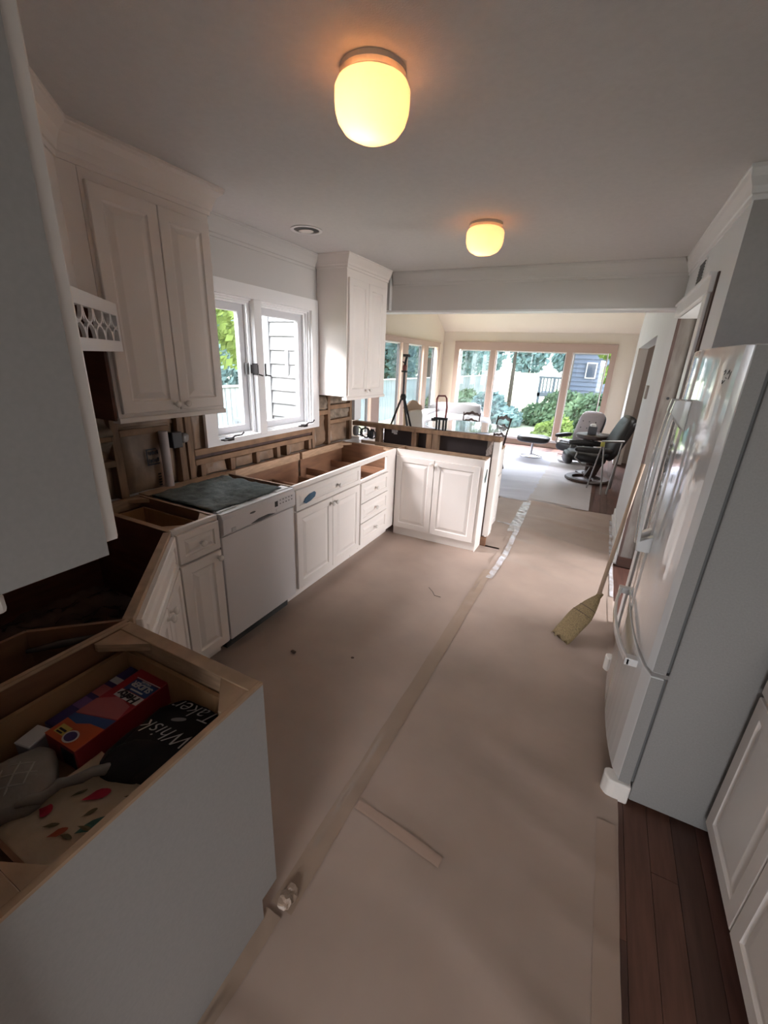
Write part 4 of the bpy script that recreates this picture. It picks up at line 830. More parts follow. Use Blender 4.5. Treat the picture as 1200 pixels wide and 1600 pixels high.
MB().box(0.387,0.398,FB0+0.012,FB1-0.012,0.645,1.74).build('door_gasket', gasket, t); MB().box(0.387,0.398,FB0+0.012,FB1-0.012,0.105,0.618).build('drawer_gasket', gasket, t)
MB().box(0.345,0.41,1.562,1.62,0.6225,0.6395).build('middle_hinge', metalg, t); MB().box(0.56,0.575,FB0-0.003,FB0,1.655,1.662).build('side_scratch', black, t)
# grey sheets over the near door sides, shade put into their colour
for (z0_, z1_) in ((0.645,1.742),(0.104,0.618)): MB().box(0.346,0.386,1.5535,1.5555,z0_,z1_).build('door_side_shade', fridges, t)
for y0_ in (1.545, 2.385): MB().prism([(0.395,y0_),(0.395,y0_+0.07),(0.315,y0_+0.07),(0.298,y0_+0.06),(0.296,y0_+0.03),(0.315,y0_+0.004),(0.34,y0_)],0.0,0.095).build('front_foot', porcelain, t, bevel=0.008, seg=3)
MB().box(0.36,0.40,1.62,2.38,0.015,0.09).build('kick_grille', gasket, t)
def vhandle(yc, par):
    x0 = xf(yc)-0.001; P = []
    for k in range(17):
        s_ = k/16; z = 0.945+0.62*s_; q = 1-(2*s_-1)**2; P.append((z, 0.050+0.016*q))
    b = MB(); vs = []
    for z, o_ in P:
        for (dx, dy) in ((-o_,-0.014),(-o_,0.014),(-o_+0.013,0.016),(-o_+0.013,-0.016)): vs.append((x0+dx, yc+dy, z))
    fs = []
    for i in range(16):
        for j in range(4): fs.append((i*4+j, i*4+(j+1)%4, (i+1)*4+(j+1)%4, (i+1)*4+j))
    fs += [(0,3,2,1), (64,65,66,67)]; b.add(vs, fs)
    b.fprism(lambda a,c,y: V(a,yc+y,c), [(x0+0.002,0.945),(x0-0.050,0.945),(x0-0.052,0.985),(x0+0.002,1.02)], -0.016, 0.016)
    b.fprism(lambda a,c,y: V(a,yc+y,c), [(x0+0.002,1.565),(x0-0.050,1.565),(x0-0.056,1.515),(x0+0.002,1.45)], -0.016, 0.016)
    b.build('handle', fridgef, par, bevel=0.003, seg=2)
vhandle(1.952, dn); vhandle(2.050, df)
b = MB(); vs = []; n = 20
for k in range(n+1):
    s_ = k/n; y = 1.66+0.66*s_; x = xf(y)-0.040-0.020*(1-(2*s_-1)**2)
    for dx, dz in ((0,-0.014),(0,0.014),(0.013,0.016),(0.013,-0.016)): vs.append((x+dx, y, 0.585+dz))
fs = [(i*4+j, i*4+(j+1)%4, (i+1)*4+(j+1)%4, (i+1)*4+j) for i in range(n) for j in range(4)] + [(0,3,2,1),(n*4,n*4+1,n*4+2,n*4+3)]
b.add(vs, fs); 
for y in (1.66, 2.29): b.box(xf(y)-0.045, xf(y)+0.01, y, y+0.035, 0.569, 0.601)
b.build('handle', fridgef, fz, bevel=0.003, seg=2)
lg = MB(); yl, zl = 1.645, 1.655; xl = xf(yl)-0.003
for p in (((-0.022,0.014),(-0.014,0.02),(-0.010,0.013),(-0.018,0.006)),((0.002,0.008),(0.012,0.02),(0.014,0.008)),((0.024,0.016),(0.018,-0.006)),((-0.018,-0.010),(-0.014,-0.020),(-0.002,-0.010)),((-0.004,-0.002),(0.006,-0.004))):
    lg.tube([(xf(yl-a)-0.0005, yl-a, zl+b_) for a,b_ in p], 0.0010, 5)
lg.build('script_badge', black, dn)

# ================================================================== LIGHTS / CEILING ITEMS / SMALL WALL ITEMS
def ceiling_light(loc, label, power):
    x, y = loc; t = thing('ceiling_light', label, 'ceiling light', (x,y,ZC), group=None)
    MB().lathe((x,y,ZC), [(0.0,-0.001),(0.096,-0.001),(0.097,-0.014),(0.087,-0.022),(0.087,-0.028),(0.0,-0.028)], 40).build('base_ring', flat('brass_cream_ring',(0.62,0.54,0.46),0.4), t, smooth=False)
    MB().lathe((x,y,ZC), [(0.088,-0.026),(0.103,-0.034),(0.110,-0.048),(0.110,-0.075),(0.108,-0.098),(0.100,-0.122),(0.083,-0.143),(0.052,-0.158),(0.0,-0.163)], 48).build('glass_shade', shade, t, smooth=True)
    l = bpy.data.lights.new('bulb', 'POINT'); l.energy = power; l.color = (1.0,0.56,0.28); l.shadow_soft_size = 0.028
    o = bpy.data.objects.new('bulb', l); o.location = (-0.015,-0.02,-0.105); o.parent = t; C.objects.link(o)
    MB().lathe((x-0.015,y-0.02,ZC-0.03), [(0.0,0.0),(0.016,0.0),(0.016,-0.03),(0.0,-0.034)], 12).build('lamp_socket', porcelain, t)
ceiling_light((-0.765,1.365), 'glowing frosted glass ceiling light nearest the camera', 3.9)
ceiling_light((-0.805,2.845), 'glowing frosted glass ceiling light further away near the header', 2.7)
t = thing('recessed_light', 'round recessed ceiling light with black baffle above the window', 'ceiling light', (-1.93,2.61,ZC))
MB().lathe((-1.93,2.61,ZC), [(0.102,-0.0005),(0.104,-0.006),(0.084,-0.007),(0.083,-0.0005)], 36).build('trim_ring', trimw, t)
MB().lathe((-1.93,2.61,ZC), [(0.083,-0.002),(0.0,-0.002)], 36).build('black_baffle', black, t)
MB().sell((-1.95,2.632,ZC-0.004),(0.052,0.046,0.006),1.0,24,8).build('bulb_face', porcelain, t, smooth=True)
t = thing('air_vent', 'small louvred air vent high on the right wall', 'vent', (XR,3.42,2.2)); fr = MB().box(XR-0.006,XR,3.32,3.52,2.15,2.30).build('vent_frame', trimw, t)
for k in range(9): MB().box(XR-0.010,XR-0.003,3.33,3.51,2.158+k*0.015,2.167+k*0.015).build('louvre', gasket, t)
t = thing('light_switch', 'small thermostat plate on the right wall before the far opening', 'switch', (XR,5.2,1.47)); MB().box(XR-0.022,XR,5.10,5.24,1.40,1.53).build('cover', flat('beige_switch',(0.45,0.40,0.36)), t, bevel=0.003)

# ================================================================== BROOM
t = thing('broom', 'straw broom with wooden handle leaning against the fridge side doorway', 'broom', (0.03,2.55,0.02))
top_, neck, tip = V(0.300,3.02,1.12), V(0.215,2.775,0.275), V(0.045,2.575,0.022)
MB().tube([top_, neck+ (top_-neck)*0.02], [0.0125,0.0125], 14).build('handle', handlew, t, smooth=True)
dirn = (tip-neck).normalized(); sd = Vector((0.75,-0.62,0.15)).normalized(); sd = (sd-dirn*sd.dot(dirn)).normalized(); th_ = dirn.cross(sd)
def brist():
    b = MB(); n = 14; k = 20; L0 = (tip-neck).length
    for i in range(n+1):
        s_ = i/n; w1 = 0.018+0.055*min(1,s_*2.4)**0.8+0.006*math.sin(s_*3) ; w2 = 0.016+0.016*min(1,s_*2.2)-0.008*s_
        for j in range(k):
            a = 2*PI*j/k; jag = 1+0.06*noise.noise(V(i*0.3,j*1.7,1)); p = neck + dirn*(L0*s_*(1+ (0.05*math.sin(j*2.3) if i == n else 0))) + sd*(w1*math.cos(a)*jag) + th_*(w2*math.sin(a)*jag)
            b.v.append((p.x,p.y,max(p.z,0.016)))
    for i in range(n):
        for j in range(k): b.f.append((i*k+j, i*k+(j+1)%k, (i+1)*k+(j+1)%k, (i+1)*k+j))
    b.f.append(tuple(range(k-1,-1,-1))); b.f.append(tuple(n*k+j for j in range(k)))
    return b
bh = brist().build('bristles', straw, t, smooth=True)
for s_ in (0.28,0.42): 
    c_ = neck+dirn*((tip-neck).length*s_); w1 = 0.018+0.055*min(1,s_*2.4)**0.8+0.004; w2 = 0.016+0.016*min(1,s_*2.2)-0.008*s_+0.002
    MB().tube([c_+sd*w1*math.cos(a*PI/12)+th_*w2*math.sin(a*PI/12) for a in range(24)], 0.0018, 5, closed=True).build('binding_stitch', stain, bh)
MB().tube([neck-dirn*0.03, neck, neck+dirn*0.03],[0.0165,0.0185,0.020],14).build('wire_collar', straw, t, smooth=True)

# ================================================================== DINING ROOM FURNITURE
def chair_ladder(label, loc, rz, sc=1.0):
    t = thing('dining_chair', label, 'chair', loc, rz, group=None); t.scale = (sc,)*3
    # local: seat faces -y ; back at +y
    W2 = 0.21
    for s_ in (-1,1):
        MB().tube([(s_*W2*0.9,-0.20,0),(s_*W2*0.93,-0.20,0.2),(s_*W2,-0.20,0.44)],[0.014,0.018,0.022],10).build('front_leg', darkwood, t, local=True, smooth=True)
        MB().tube([(s_*W2*0.85,0.27,0),(s_*W2*0.85,0.21,0.2),(s_*W2*0.85,0.20,0.45),(s_*W2*0.95,0.24,0.75),(s_*W2*1.0,0.29,1.0)],[0.016,0.017,0.020,0.017,0.014],10).build('back_post', darkwood, t, local=True, smooth=True)
    for z, h in ((0.97,0.055),(0.80,0.045),(0.64,0.04)):
        def f(u, v):
            x = -W2+2*W2*u; yb = 0.20+ (z-0.45)*0.165; wv = 0.022*math.cos((u-0.5)*PI*2)+0.012*math.cos((u-0.5)*PI*6)
            return (x, yb+0.035*math.sin(u*PI), z+wv+h*(v-0.5)*(0.8+0.5*math.sin(u*PI)))
        o = MB().grid(f, 20, 3).build('back_slat', darkwood, t, local=True, smooth=True); m_ = o.modifiers.new('s','SOLIDIFY'); m_.thickness = 0.014
    MB().sell((0,0.0,0.455),(0.225,0.215,0.028),0.5).build('seat', uphol, t, local=True, smooth=True)
    for a in (((-W2,-0.2,0.2),(W2,-0.2,0.2)),((-W2*0.9,-0.2,0.16),(-W2*0.85,0.22,0.16)),((W2*0.9,-0.2,0.16),(W2*0.85,0.22,0.16))): MB().tube(a,0.009,8).build('stretcher', darkwood, t, local=True)
    return t
chair_ladder('dark ladder back chair at the right side of the glass table, nearer the bar end', (-1.55,7.05,0.02), math.radians(-42), 0.84)
chair_ladder('dark ladder back chair on the far side of the glass table', (-2.18,7.95,0.02), math.radians(5), 0.76)
# glass table
t = thing('dining_table', 'round glass topped dining table behind the bar', 'table', (-1.83,6.50,0.015))
MB().lathe((-1.83,6.50,0.738),[(0.0,0),(0.62,0),(0.63,0.006),(0.62,0.012),(0.0,0.012)],64).build('glass_top', tglass, t)
MB().lathe((-1.83,6.50,0.02),[(0.0,0),(0.26,0),(0.26,0.04),(0.10,0.10),(0.07,0.35),(0.11,0.62),(0.22,0.715),(0.0,0.717)],32).build('pedestal', darkwood, t, smooth=True)
# upholstered chair (only high back shows)
t = thing('upholstered_chair', 'high back chair with light wood frame and cream upholstery behind the bar', 'chair', (-2.30,5.60,0.02), math.radians(76))
for s_ in (-1,1):
    MB().tube([(s_*0.20,0.0,0),(s_*0.20,0.02,0.45),(s_*0.19,0.08,1.02)],[0.022,0.024,0.02],8).build('back_post', chairw, t, local=True, smooth=True)
    MB().tube([(s_*0.21,-0.44,0),(s_*0.21,-0.44,0.42)],0.02,8).build('front_leg', chairw, t, local=True, smooth=True)
MB().fprism(lambda a,b,c: V(a,0.075+c,b), [(-0.21,0.98),(0.21,0.98),(0.20,1.05),(0.12,1.075),(0.06,1.12),(0,1.13),(-0.06,1.12),(-0.12,1.075),(-0.20,1.05)],-0.018,0.018).build('crest_rail', chairw, t, local=True, bevel=0.004)
MB().sell((0,0.03,0.76),(0.165,0.03,0.24),0.35).build('back_cushion', uphol, t, local=True, smooth=True); MB().sell((0,-0.20,0.47),(0.235,0.23,0.05),0.4).build('seat', uphol, t, local=True, smooth=True)
# covered sofa
t = thing('covered_sofa', 'sofa draped in a white dust sheet in the far left corner', 'sofa', (-2.55,8.6,0.0))
def drape(b, amp, zf=0.02):
    vs = []
    for v in b.v:
        q = Vector(v); n_ = noise.noise(q*4)+0.6*noise.noise(V(q.x*12, q.y*5, q.z*3)); vs.append((q.x+amp*n_, q.y+amp*n_*0.8, max(zf, q.z+amp*0.7*n_)))
    b.v = vs; return b
b = MB().sell((-2.82,8.75,0.34),(0.60,0.50,0.32),0.35,48,24).sell((-2.82,9.08,0.48),(0.60,0.20,0.38),0.45,48,20)
drape(b,0.05).build('dust_sheet', sheet, t, smooth=True); drape(MB().sell((-2.18,8.75,0.36),(0.20,0.48,0.27),0.5,24,16),0.03).build('sheeted_arm', sheet, t, smooth=True); drape(MB().sell((-3.27,8.75,0.42),(0.16,0.48,0.30),0.5,24,16),0.03).build('sheeted_arm', sheet, t, smooth=True)
# tripod
t = thing('tripod', 'black camera tripod with red collar standing in the dining room', 'tripod', (-2.25,5.0,0.0))
tx, ty = -2.25, 5.0
MB().tube([(tx,ty,1.22),(tx,ty,1.60)],0.014,10).build('centre_column', black, t); MB().lathe((tx,ty,1.19),[(0.0,0),(0.035,0.01),(0.04,0.05),(0.025,0.08),(0.0,0.08)],14).build('leg_spider', black, t)
MB().lathe((tx,ty,1.55),[(0.0,0),(0.022,0),(0.026,0.05),(0.016,0.07),(0.0,0.07)],14).build('red_collar', redm, t)
hd = MB(); hd.box(tx-0.035,tx+0.03,ty-0.02,ty+0.02,1.53,1.55); hd.tube([(tx,ty,1.60),(tx+0.01,ty,1.67),(tx+0.02,ty,1.71)],[0.018,0.014,0.016],8); hd.box(tx-0.02,tx+0.055,ty-0.025,ty+0.025,1.71,1.74); hd.tube([(tx-0.03,ty,1.655),(tx+0.01,ty,1.625)],0.008,6); hd.build('pan_head', black, t)
for a in (math.radians(200), math.radians(325), math.radians(60)):
    p0 = V(tx+0.02*math.cos(a), ty+0.02*math.sin(a), 1.22); p1 = V(tx+0.44*math.cos(a), ty+0.44*math.sin(a), 0.02)
    lg_ = MB().tube([p0, p0.lerp(p1,0.45), p0.lerp(p1,0.46), p1],[0.014,0.014,0.010,0.009],8).build('leg', black, t); MB().lathe(p0.lerp(p1,0.45),[(0.0,-0.02),(0.018,-0.02),(0.018,0.02),(0.0,0.02)],10,axis=tuple(p0-p1)).build('leg_lock', black, lg_)
# small rack on bar
t = thing('bracket_rack', 'small black metal rack with a red bent loop handle standing on the bar', 'rack', (-1.34,3.86,1.053))
MB().tube([(-1.375,3.86,1.16),(-1.385,3.86,1.25),(-1.388,3.86,1.34),(-1.375,3.86,1.368),(-1.31,3.86,1.372),(-1.293,3.86,1.35),(-1.283,3.86,1.27),(-1.29,3.86,1.16)],0.008,8).build('loop_handle', redm, t, smooth=True)
b = MB(); b.box(-1.40,-1.27,3.845,3.875,1.15,1.172); b.box(-1.425,-1.385,3.85,3.872,1.135,1.16)
b.build('crossbar', black, t)
for x in (-1.372,-1.345,-1.305,-1.278): MB().box(x-0.007,x+0.007,3.852,3.868,1.0535,1.15).build('leg', black, t)
# recliners
def recliner(label, loc, rz, grey=False, scale=1.0):
    t = thing('recliner', label, 'armchair', loc, rz); m = leather; t.scale = (scale,)*3
    # local: faces -y
    MB().lathe((0,0,0.0),[(0.22,0.0),(0.34,0.0),(0.345,0.02),(0.33,0.04),(0.23,0.04),(0.22,0.0)],48).build('ring_base', darkwood if not grey else metalg, t, local=True, smooth=False)
    b = MB(); b.box(-0.30,0.30,-0.03,0.03,0.035,0.07); b.build('base_bar', darkwood, t, local=True)
    b = MB().fprism(lambda a,c,y: V(y,a,c), [(-0.05,0.06),(0.12,0.06),(0.20,0.30),(0.10,0.36),(-0.08,0.34),(0.02,0.22)], -0.035, 0.035); b.build('pedestal', darkwood, t, local=True, bevel=0.004)
    MB().sell((0,-0.08,0.40),(0.28,0.30,0.085),0.55,28,14,rot=Matrix.Rotation(-0.10,3,'X')).build('seat', m, t, local=True, smooth=True)
    MB().sell((0,-0.36,0.36),(0.27,0.07,0.10),0.7,24,12).build('seat_roll', m, t, local=True, smooth=True)
    Rb = Matrix.Rotation(-0.38,3,'X'); bk = MB().sell((0,0.33,0.74),(0.29,0.075,0.38),0.5,28,18,rot=Rb).build('backrest', leatherg if grey else m, t, local=True, smooth=True)
    MB().sell((0,0.36,0.72),(0.30,0.065,0.37),0.5,28,16,rot=Rb).build('back_shell', m, t, local=True, smooth=True)
    if grey:
        for r_ in range(3):
            for c_ in range(3): MB().sell(V(0,0.33,0.74)+Rb@V(-0.15+0.15*c_,-0.072,-0.18+0.15*r_),(0.014,0.010,0.014),1,8,6).build('button', leather, t, local=True)
    MB().sell((0,0.42,0.98),(0.24,0.07,0.10),0.6,24,12,rot=Rb).build('headrest', leatherg if grey else m, t, local=True, smooth=True)
    for s_ in (-1,1):
        MB().sell((s_*0.335,-0.05,0.56),(0.055,0.28,0.045),0.5,16,12).build('arm_pad', m, t, local=True, smooth=True)
        MB().tube([(s_*0.335,-0.27,0.54),(s_*0.335,-0.30,0.42),(s_*0.32,-0.16,0.30),(s_*0.25,0.02,0.28),(s_*0.06,0.05,0.28)],0.014,8).build('arm_support', metalg, t, local=True, smooth=True)
    return t
recliner('black leather recliner seen from the side against the right wall', (0.0,7.22,0.016), math.radians(-78), scale=0.93)
recliner('reclining armchair with grey tufted back before the far window', (-0.27,8.55,0.016), math.radians(-30), grey=True, scale=0.83)
t = thing('ottoman', 'round cushioned black footstool on a steel ring base', 'footstool', (-1.05,8.55,0.012))
MB().sell((-1.05,8.55,0.36),(0.30,0.24,0.07),0.6,28,12).build('cushion', leather, t, smooth=True)
MB().tube([(-1.05+0.21*math.cos(a*PI/16),8.55+0.21*math.sin(a*PI/16),0.025) for a in range(32)],0.012,8,closed=True).build('ring_base', chrome, t, smooth=True)
MB().tube([(-1.05,8.55,0.06),(-1.05,8.55,0.30)],0.022,12).build('post', chrome, t); MB().tube([(-1.26,8.55,0.03),(-1.05,8.55,0.07),(-0.84,8.55,0.03)],0.012,8).build('base_bar', chrome, t)
t = thing('side_table', 'small round dark wooden table between the two recliners', 'table', (-0.02,7.72,0.012))
MB().lathe((-0.02,7.72,0.0),[(0.0,0.60),(0.26,0.60),(0.27,0.615),(0.265,0.655),(0.25,0.662),(0.0,0.662)],40).build('table_top', darkwood, t)
MB().lathe((-0.02,7.72,0.014),[(0.0,0.0),(0.17,0.0),(0.17,0.02),(0.03,0.05),(0.03,0.586),(0.0,0.586)],24).build('pedestal', darkwood, t)
t = thing('tissue_box', 'grey tissue box with white tissue on the small round table', 'tissue box', (-0.05,7.72,0.663)); MB().box(-0.12,0.01,7.66,7.78,0.663,0.785).build('carton', flat('dark_grey_card',(0.09,0.09,0.10)), t, bevel=0.003); MB().sell((-0.055,7.72,0.80),(0.045,0.03,0.03),0.8,12,8,ny=0.5).build('tissue', trimw, t)
t = thing('book', 'closed book lying flat on the small round table', 'book', (0.11,7.72,0.663)); MB().box(0.04,0.20,7.60,7.72,0.663,0.668).box(0.04,0.20,7.60,7.72,0.690,0.695).build('cover', flat('book_cover_beige',(0.35,0.30,0.26)), t); MB().box(0.043,0.197,7.603,7.72,0.668,0.690).build('pages', trimw, t)
# folding stand
t = thing('folding_stand', 'grey metal folding work stand with splayed legs by the right wall', 'stand', (0.2,6.55,0.0))
MB().tube([(0.10,6.50,0.735),(0.37,6.62,0.745)],0.016,10).build('top_bar', metalg, t); MB().box(0.09,0.14,6.47,6.53,0.67,0.73).build('hinge_block', flat('yellow_plastic',(0.45,0.42,0.08)), t, bevel=0.004)
for a, b_ in (((0.12,6.50,0.72),(0.03,6.72,0.008)),((0.13,6.50,0.72),(0.22,6.44,0.008)),((0.35,6.60,0.73),(0.29,6.50,0.008)),((0.35,6.62,0.73),(0.34,6.86,0.008))): MB().tube([a,b_],0.011,8).build('leg', metalg, t)

# ================================================================== OUTSIDE
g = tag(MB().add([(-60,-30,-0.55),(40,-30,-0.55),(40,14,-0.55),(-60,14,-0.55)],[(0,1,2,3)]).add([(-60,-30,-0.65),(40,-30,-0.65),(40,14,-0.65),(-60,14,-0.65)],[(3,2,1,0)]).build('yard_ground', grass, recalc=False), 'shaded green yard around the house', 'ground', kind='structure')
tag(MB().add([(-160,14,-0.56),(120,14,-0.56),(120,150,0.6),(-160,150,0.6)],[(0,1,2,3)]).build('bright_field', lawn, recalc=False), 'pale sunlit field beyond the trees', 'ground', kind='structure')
def leaves(blobs, n, size, m, name, parent, seed):
    random.seed(seed); b = MB(); tot = sum(r[3]*r[4]*r[5] for r in blobs)
    for (x,y,z,rx,ry,rz_) in blobs:
        k = int(n*rx*ry*rz_/tot)
        for _ in range(k):
            d_ = Vector((random.gauss(0,1),random.gauss(0,1),random.gauss(0,1))).normalized()*(random.random()**0.4)
            c_ = Vector((x+d_.x*rx, y+d_.y*ry, z+d_.z*rz_)); s_ = size*random.uniform(0.6,1.4)
            a = Vector((random.gauss(0,1),random.gauss(0,1),random.gauss(0,1))).normalized(); e_ = a.orthogonal().normalized()*s_; f_ = a.cross(e_)*0.6
            q = len(b.v); b.v += [tuple(c_-e_), tuple(c_+f_), tuple(c_+e_), tuple(c_-f_)]; b.f.append((q,q+1,q+2,q+3))
    return tag(b.build(name, m, parent, recalc=False), kind='stuff')
def tree(label, x, y, z0, h, blobs, n, size, m, seed, trunk=0.15, group=None, lean=0):
    t = thing('tree', label, 'tree', (x,y,z0), group=group)
    MB().tube([(x,y,z0),(x+lean*0.5,y,z0+h*0.5),(x+lean,y,z0+h)],[trunk*1.2,trunk,trunk*0.6],8).build('trunk', bark, t, smooth=True)
    leaves(blobs, n, size, m, 'foliage', t, seed); return t
def bush(label, blobs, n, size, m, seed, group=None):
    x,y,z = blobs[0][:3]; t = thing('bush', label, 'bush', (x,y,-0.5), group=group)
    MB().tube([(x,y,-0.55),(x,y,z)],[0.05,0.03],6).build('stem', bark, t); leaves(blobs, n, size, m, 'foliage', t, seed)
# view tree beyond far window
tree('young tree with slim trunk seen through the middle pane', -3.85,20.5,-0.55,3.4,[(-3.8,20.5,4.1,2.0,1.6,1.6),(-4.8,20,3.0,1.0,1.0,0.6),(-2.3,20.5,3.2,1.2,1,0.7)],4200,0.12,leaf_g,1,0.085)
tree('leafy tree hanging over the left pane of the far window', -8.2,21,-0.55,5,[(-7.9,21,3.2,1.3,1.5,1.4),(-6.0,20,2.6,0.6,1.0,1.1)],3500,0.14,leaf_b,2,0.2)
tree('leafy tree above the deck in the middle pane', -1.42,19.9,-0.55,4.6,[(-1.9,20,3.9,1.6,1.2,1.1),(-2.7,20,3.1,0.8,0.9,0.45)],3500,0.13,leaf_g,3,0.08)
tree('yellow green maple in front of the blue grey house', 0.9,15.5,-0.55,4,[(0.5,15.5,2.8,0.95,1.2,0.9),(-0.05,15.0,2.35,0.5,0.8,0.4),(0.5,15.2,1.5,0.7,.8,.5)],3800,0.10,leaf_y,4,0.05)
bush('round bush below the left pane of the far window', [(-6.3,19.0,-0.1,1.05,1.0,0.7),(-5.3,18.6,-0.05,0.6,0.9,0.7)],4200,0.10,leaf_g,5)
bush('bush at the foot of the young tree', [(-4.0,17.2,-0.05,0.75,0.9,0.75),(-3.2,17.0,-0.25,0.6,0.8,0.45)],3000,0.10,leaf_b,6)
bush('yellow green shrub at the right of the middle pane', [(-1.25,13.0,-0.25,0.45,0.5,0.45),(-0.95,13.1,-0.1,0.35,0.5,0.5)],2600,0.07,leaf_y,7)
bush('pale shrub below the neighbouring deck', [(-2.1,18.0,-0.2,0.8,0.8,0.55),(-1.3,17.8,0.1,0.9,0.8,0.8)],4200,0.09,leaf_g,8)
bush('tall hedge filling the right pane of the far window', [(-0.25,14.7,0.15,0.8,0.6,0.85),(0.7,14.7,0.3,0.8,0.6,0.9)],5200,0.09,leaf_g,9)
random.seed(33)
for i in range(13):
    x = -75+i*9.6+random.uniform(-.3,.3); y = 112+random.uniform(-2,2); hh = random.uniform(8,12)
    tree(['first','second','third','fourth','fifth','sixth','seventh','eighth','ninth','tenth','eleventh','twelfth','thirteenth'][i]+' tree from the left in the distant treeline beyond the bright field', x, y, -0.4, 4, [(x,y,hh*0.42,4.7,2.5,hh*0.42)], 900, 0.75, leaf_b, 40+i, 0.4, group='distant treeline beyond the field')
# trees left beyond fence
random.seed(21)
names_l = ['tree behind the fence seen through the nearest left dining pane','tree behind the fence left of the tripod','tree behind the fence right of the tripod','tree behind the fence at the far end of the left windows','bluish tree at the far left beyond the fence','tall tree behind the fence corner']
for i, (x, y, m) in enumerate(((-11,13.5,leaf_b),(-12.5,17.5,leaf_g),(-11,22,leaf_b),(-13,27,leaf_g),(-15,11,leaf_g),(-10.5,33,leaf_b))):
    tree(names_l[i], x, y, -0.55, 4.5, [(x,y,3.0,2.6,2.6,2.6),(x+0.5,y+1.5,1.5,1.8,1.8,1.2)], 4200, 0.15, m, 60+i, 0.2)
tree('bright green maple beside the kitchen window', -6.5,4.1,-0.55,3.4,[(-5.0,4.75,2.55,0.75,0.7,0.75),(-4.9,4.95,1.75,0.55,0.5,0.35),(-5.3,4.3,3.1,1.0,0.8,0.6)],3400,0.065,leaf_y,80,0.07)
tree('haze tinted blue green tree behind the fence seen through the kitchen window', -10.2,9.4,-0.55,4,[(-10.2,9.6,2.4,2.4,2.2,2.0),(-9.0,8.0,1.7,1.2,1.2,1.0)],4500,0.13,leaf_b,81,0.15)
# fence with boards
t = thing('board_fence', 'weathered pale blue grey board fence along the left side of the yard', 'fence', (-7.5,12,-0.55))
fm_ = mat('weathered_fence', (0.30,0.36,0.39), 0.85, nscale=3, namt=0.3, stretch=(1,3,0.5))
me = MB().box(-0.011,0.011,-0.07,0.07,0,1.50).build('fence_board', fm_, t, local=True, bevel=0.002)
me.location = (0,-8.0,0)
for k in range(1,190):
    c_ = me.copy(); C.objects.link(c_); c_.parent = t; c_.location = (0.004*math.sin(k*2.1), -8.0+k*0.148, 0.012*math.sin(k*1.7))
MB().box(-7.55,-7.42,4,32,0.955,0.99).build('fence_cap', trimw, t)
# siding outside kitchen window (dining bump out)
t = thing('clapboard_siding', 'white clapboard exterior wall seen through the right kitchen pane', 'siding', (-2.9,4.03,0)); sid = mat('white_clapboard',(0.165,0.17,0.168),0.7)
k = 0; z = -0.5
while z < 2.15:
    zz = z; MB().add([(-3.52,4.045,zz),(-2.44,4.045,zz),(-2.44,4.045,zz+0.15),(-3.52,4.045,zz+0.15),(-3.52,4.015,zz),(-2.44,4.015,zz),(-2.44,4.037,zz+0.148),(-3.52,4.037,zz+0.148)],[(0,1,2,3),(4,7,6,5),(0,4,5,1),(1,5,6,2),(2,6,7,3),(3,7,4,0)]).build('clapboard', sid, t); z += 0.148
MB().box(-3.64,-3.52,4.005,4.045,-0.5,2.2).build('corner_board', sid, t); MB().box(-3.66,-3.642,4.01,4.12,-0.5,2.2).build('corner_board', sid, t)
tag(MB().box(-3.28,-3.25,3.985,4.010,1.46,1.72).build('wall_thermometer', trimw, bevel=0.006), 'slim white thermometer on the clapboard wall', 'thermometer')
patiom = mat('patio_white_resin', (0.28,0.30,0.32), 0.5)
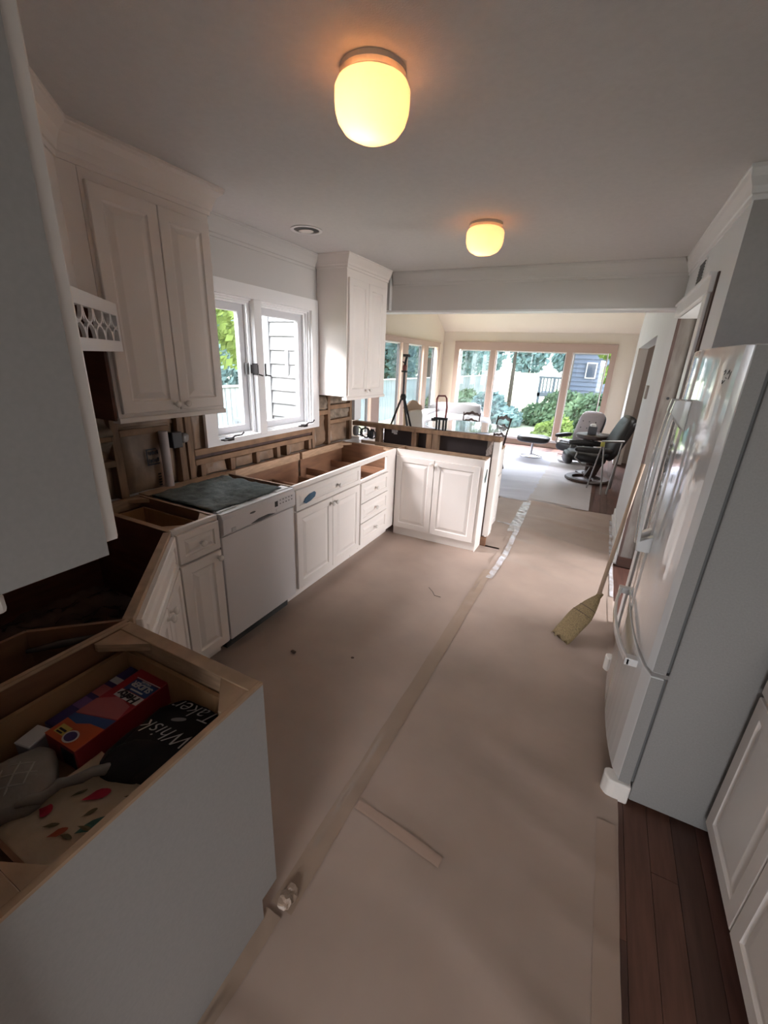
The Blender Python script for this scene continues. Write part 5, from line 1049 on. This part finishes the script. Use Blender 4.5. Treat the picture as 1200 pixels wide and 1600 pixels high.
# patio set
t = thing('patio_table', 'white patio table outside the kitchen window', 'table', (-5.0,4.1,-0.55)); MB().lathe((-5.0,4.1,0.17),[(0.0,0),(0.5,0),(0.5,0.03),(0.0,0.03)],32).build('table_top', patiom, t)
for a in range(4): MB().tube([(-5.0+0.3*math.cos(a*PI/2+.4),4.1+0.3*math.sin(a*PI/2+.4),-0.55),(-5.0+0.25*math.cos(a*PI/2+.4),4.1+0.25*math.sin(a*PI/2+.4),0.17)],0.02,8).build('leg', patiom, t)
for lx, ly, lab in ((-5.6,5.0,'white slatted patio chair behind the patio table'),(-6.1,5.9,'second white patio chair nearer the fence')):
    t = thing('patio_chair', lab, 'chair', (lx,ly,-0.55))
    MB().box(lx-0.25,lx+0.25,ly-0.25,ly+0.25,-0.14,-0.10).build('seat', patiom, t)
    for k in range(5): MB().box(lx-0.24+k*0.10,lx-0.17+k*0.10,ly+0.23,ly+0.26,-0.10,0.42).build('back_slat', patiom, t)
    MB().box(lx-0.26,lx+0.26,ly+0.225,ly+0.265,0.42,0.48).build('top_rail', patiom, t)
    for sx_ in (-1,1):
        for sy_ in (-1,1): MB().box(lx+sx_*0.23-0.02,lx+sx_*0.23+0.02,ly+sy_*0.23-0.02,ly+sy_*0.23+0.02,-0.55,-0.14).build('leg', patiom, t)
# neighbour house
t = thing('neighbour_house', 'blue grey clapboard house with raised deck beyond the yard', 'house', (0,24,-0.5)); hs = mat('blue_grey_siding',(0.17,0.20,0.27),0.8)
k = 0; z = -0.5
while z < 4.2:
    MB().add([(-1.7,22.6,z),(6,22.6,z),(6,22.6,z+0.2),(-1.7,22.6,z+0.2),(-1.7,22.53,z),(6,22.53,z),(6,22.58,z+0.2),(-1.7,22.58,z+0.2)],[(4,5,6,7),(0,4,7,3),(0,1,5,4),(1,2,6,5),(2,3,7,6),(0,3,2,1)]).build('siding_board', hs, t); z += 0.2
MB().box(-1.7,6,22.6,30,-0.5,4.2).build('house_body', hs, t)
MB().add([(-2.3,22.1,4.0),(6.5,22.1,4.0),(6.5,26.5,6.4),(-2.3,26.5,6.4),(-2.3,22.1,4.15),(6.5,22.1,4.15),(6.5,26.5,6.55),(-2.3,26.5,6.55)],[(0,1,2,3),(4,7,6,5),(0,4,5,1),(2,6,7,3),(0,3,7,4),(1,5,6,2)]).build('roof', flat('dark_roof',(0.10,0.10,0.12),0.9), t)
wf_ = MB().box(-0.95,-0.50,22.45,22.53,1.25,1.95).build('window_frame', trimw, t); MB().box(-0.90,-0.55,22.43,22.45,1.30,1.90).build('pane', flat('dark_pane',(0.08,0.10,0.14),0.1), wf_)
dk = MB().box(-2.7,-1.4,20.6,22.5,0.42,0.58).build('deck_floor', mat('pale_deck_wood', (0.13,0.16,0.19),0.8), t)
for x in (-2.68,-2.1,-1.5): MB().box(x,x+0.1,20.6,20.7,-0.5,1.28).build('deck_post', MATS['pale_deck_wood'], t)
MB().box(-2.7,-1.4,20.58,20.72,1.20,1.28).build('deck_rail', MATS['pale_deck_wood'], t)
for k in range(8): MB().box(-2.52+k*0.15,-2.47+k*0.15,20.62,20.68,0.58,1.20).build('baluster', MATS['pale_deck_wood'], t)
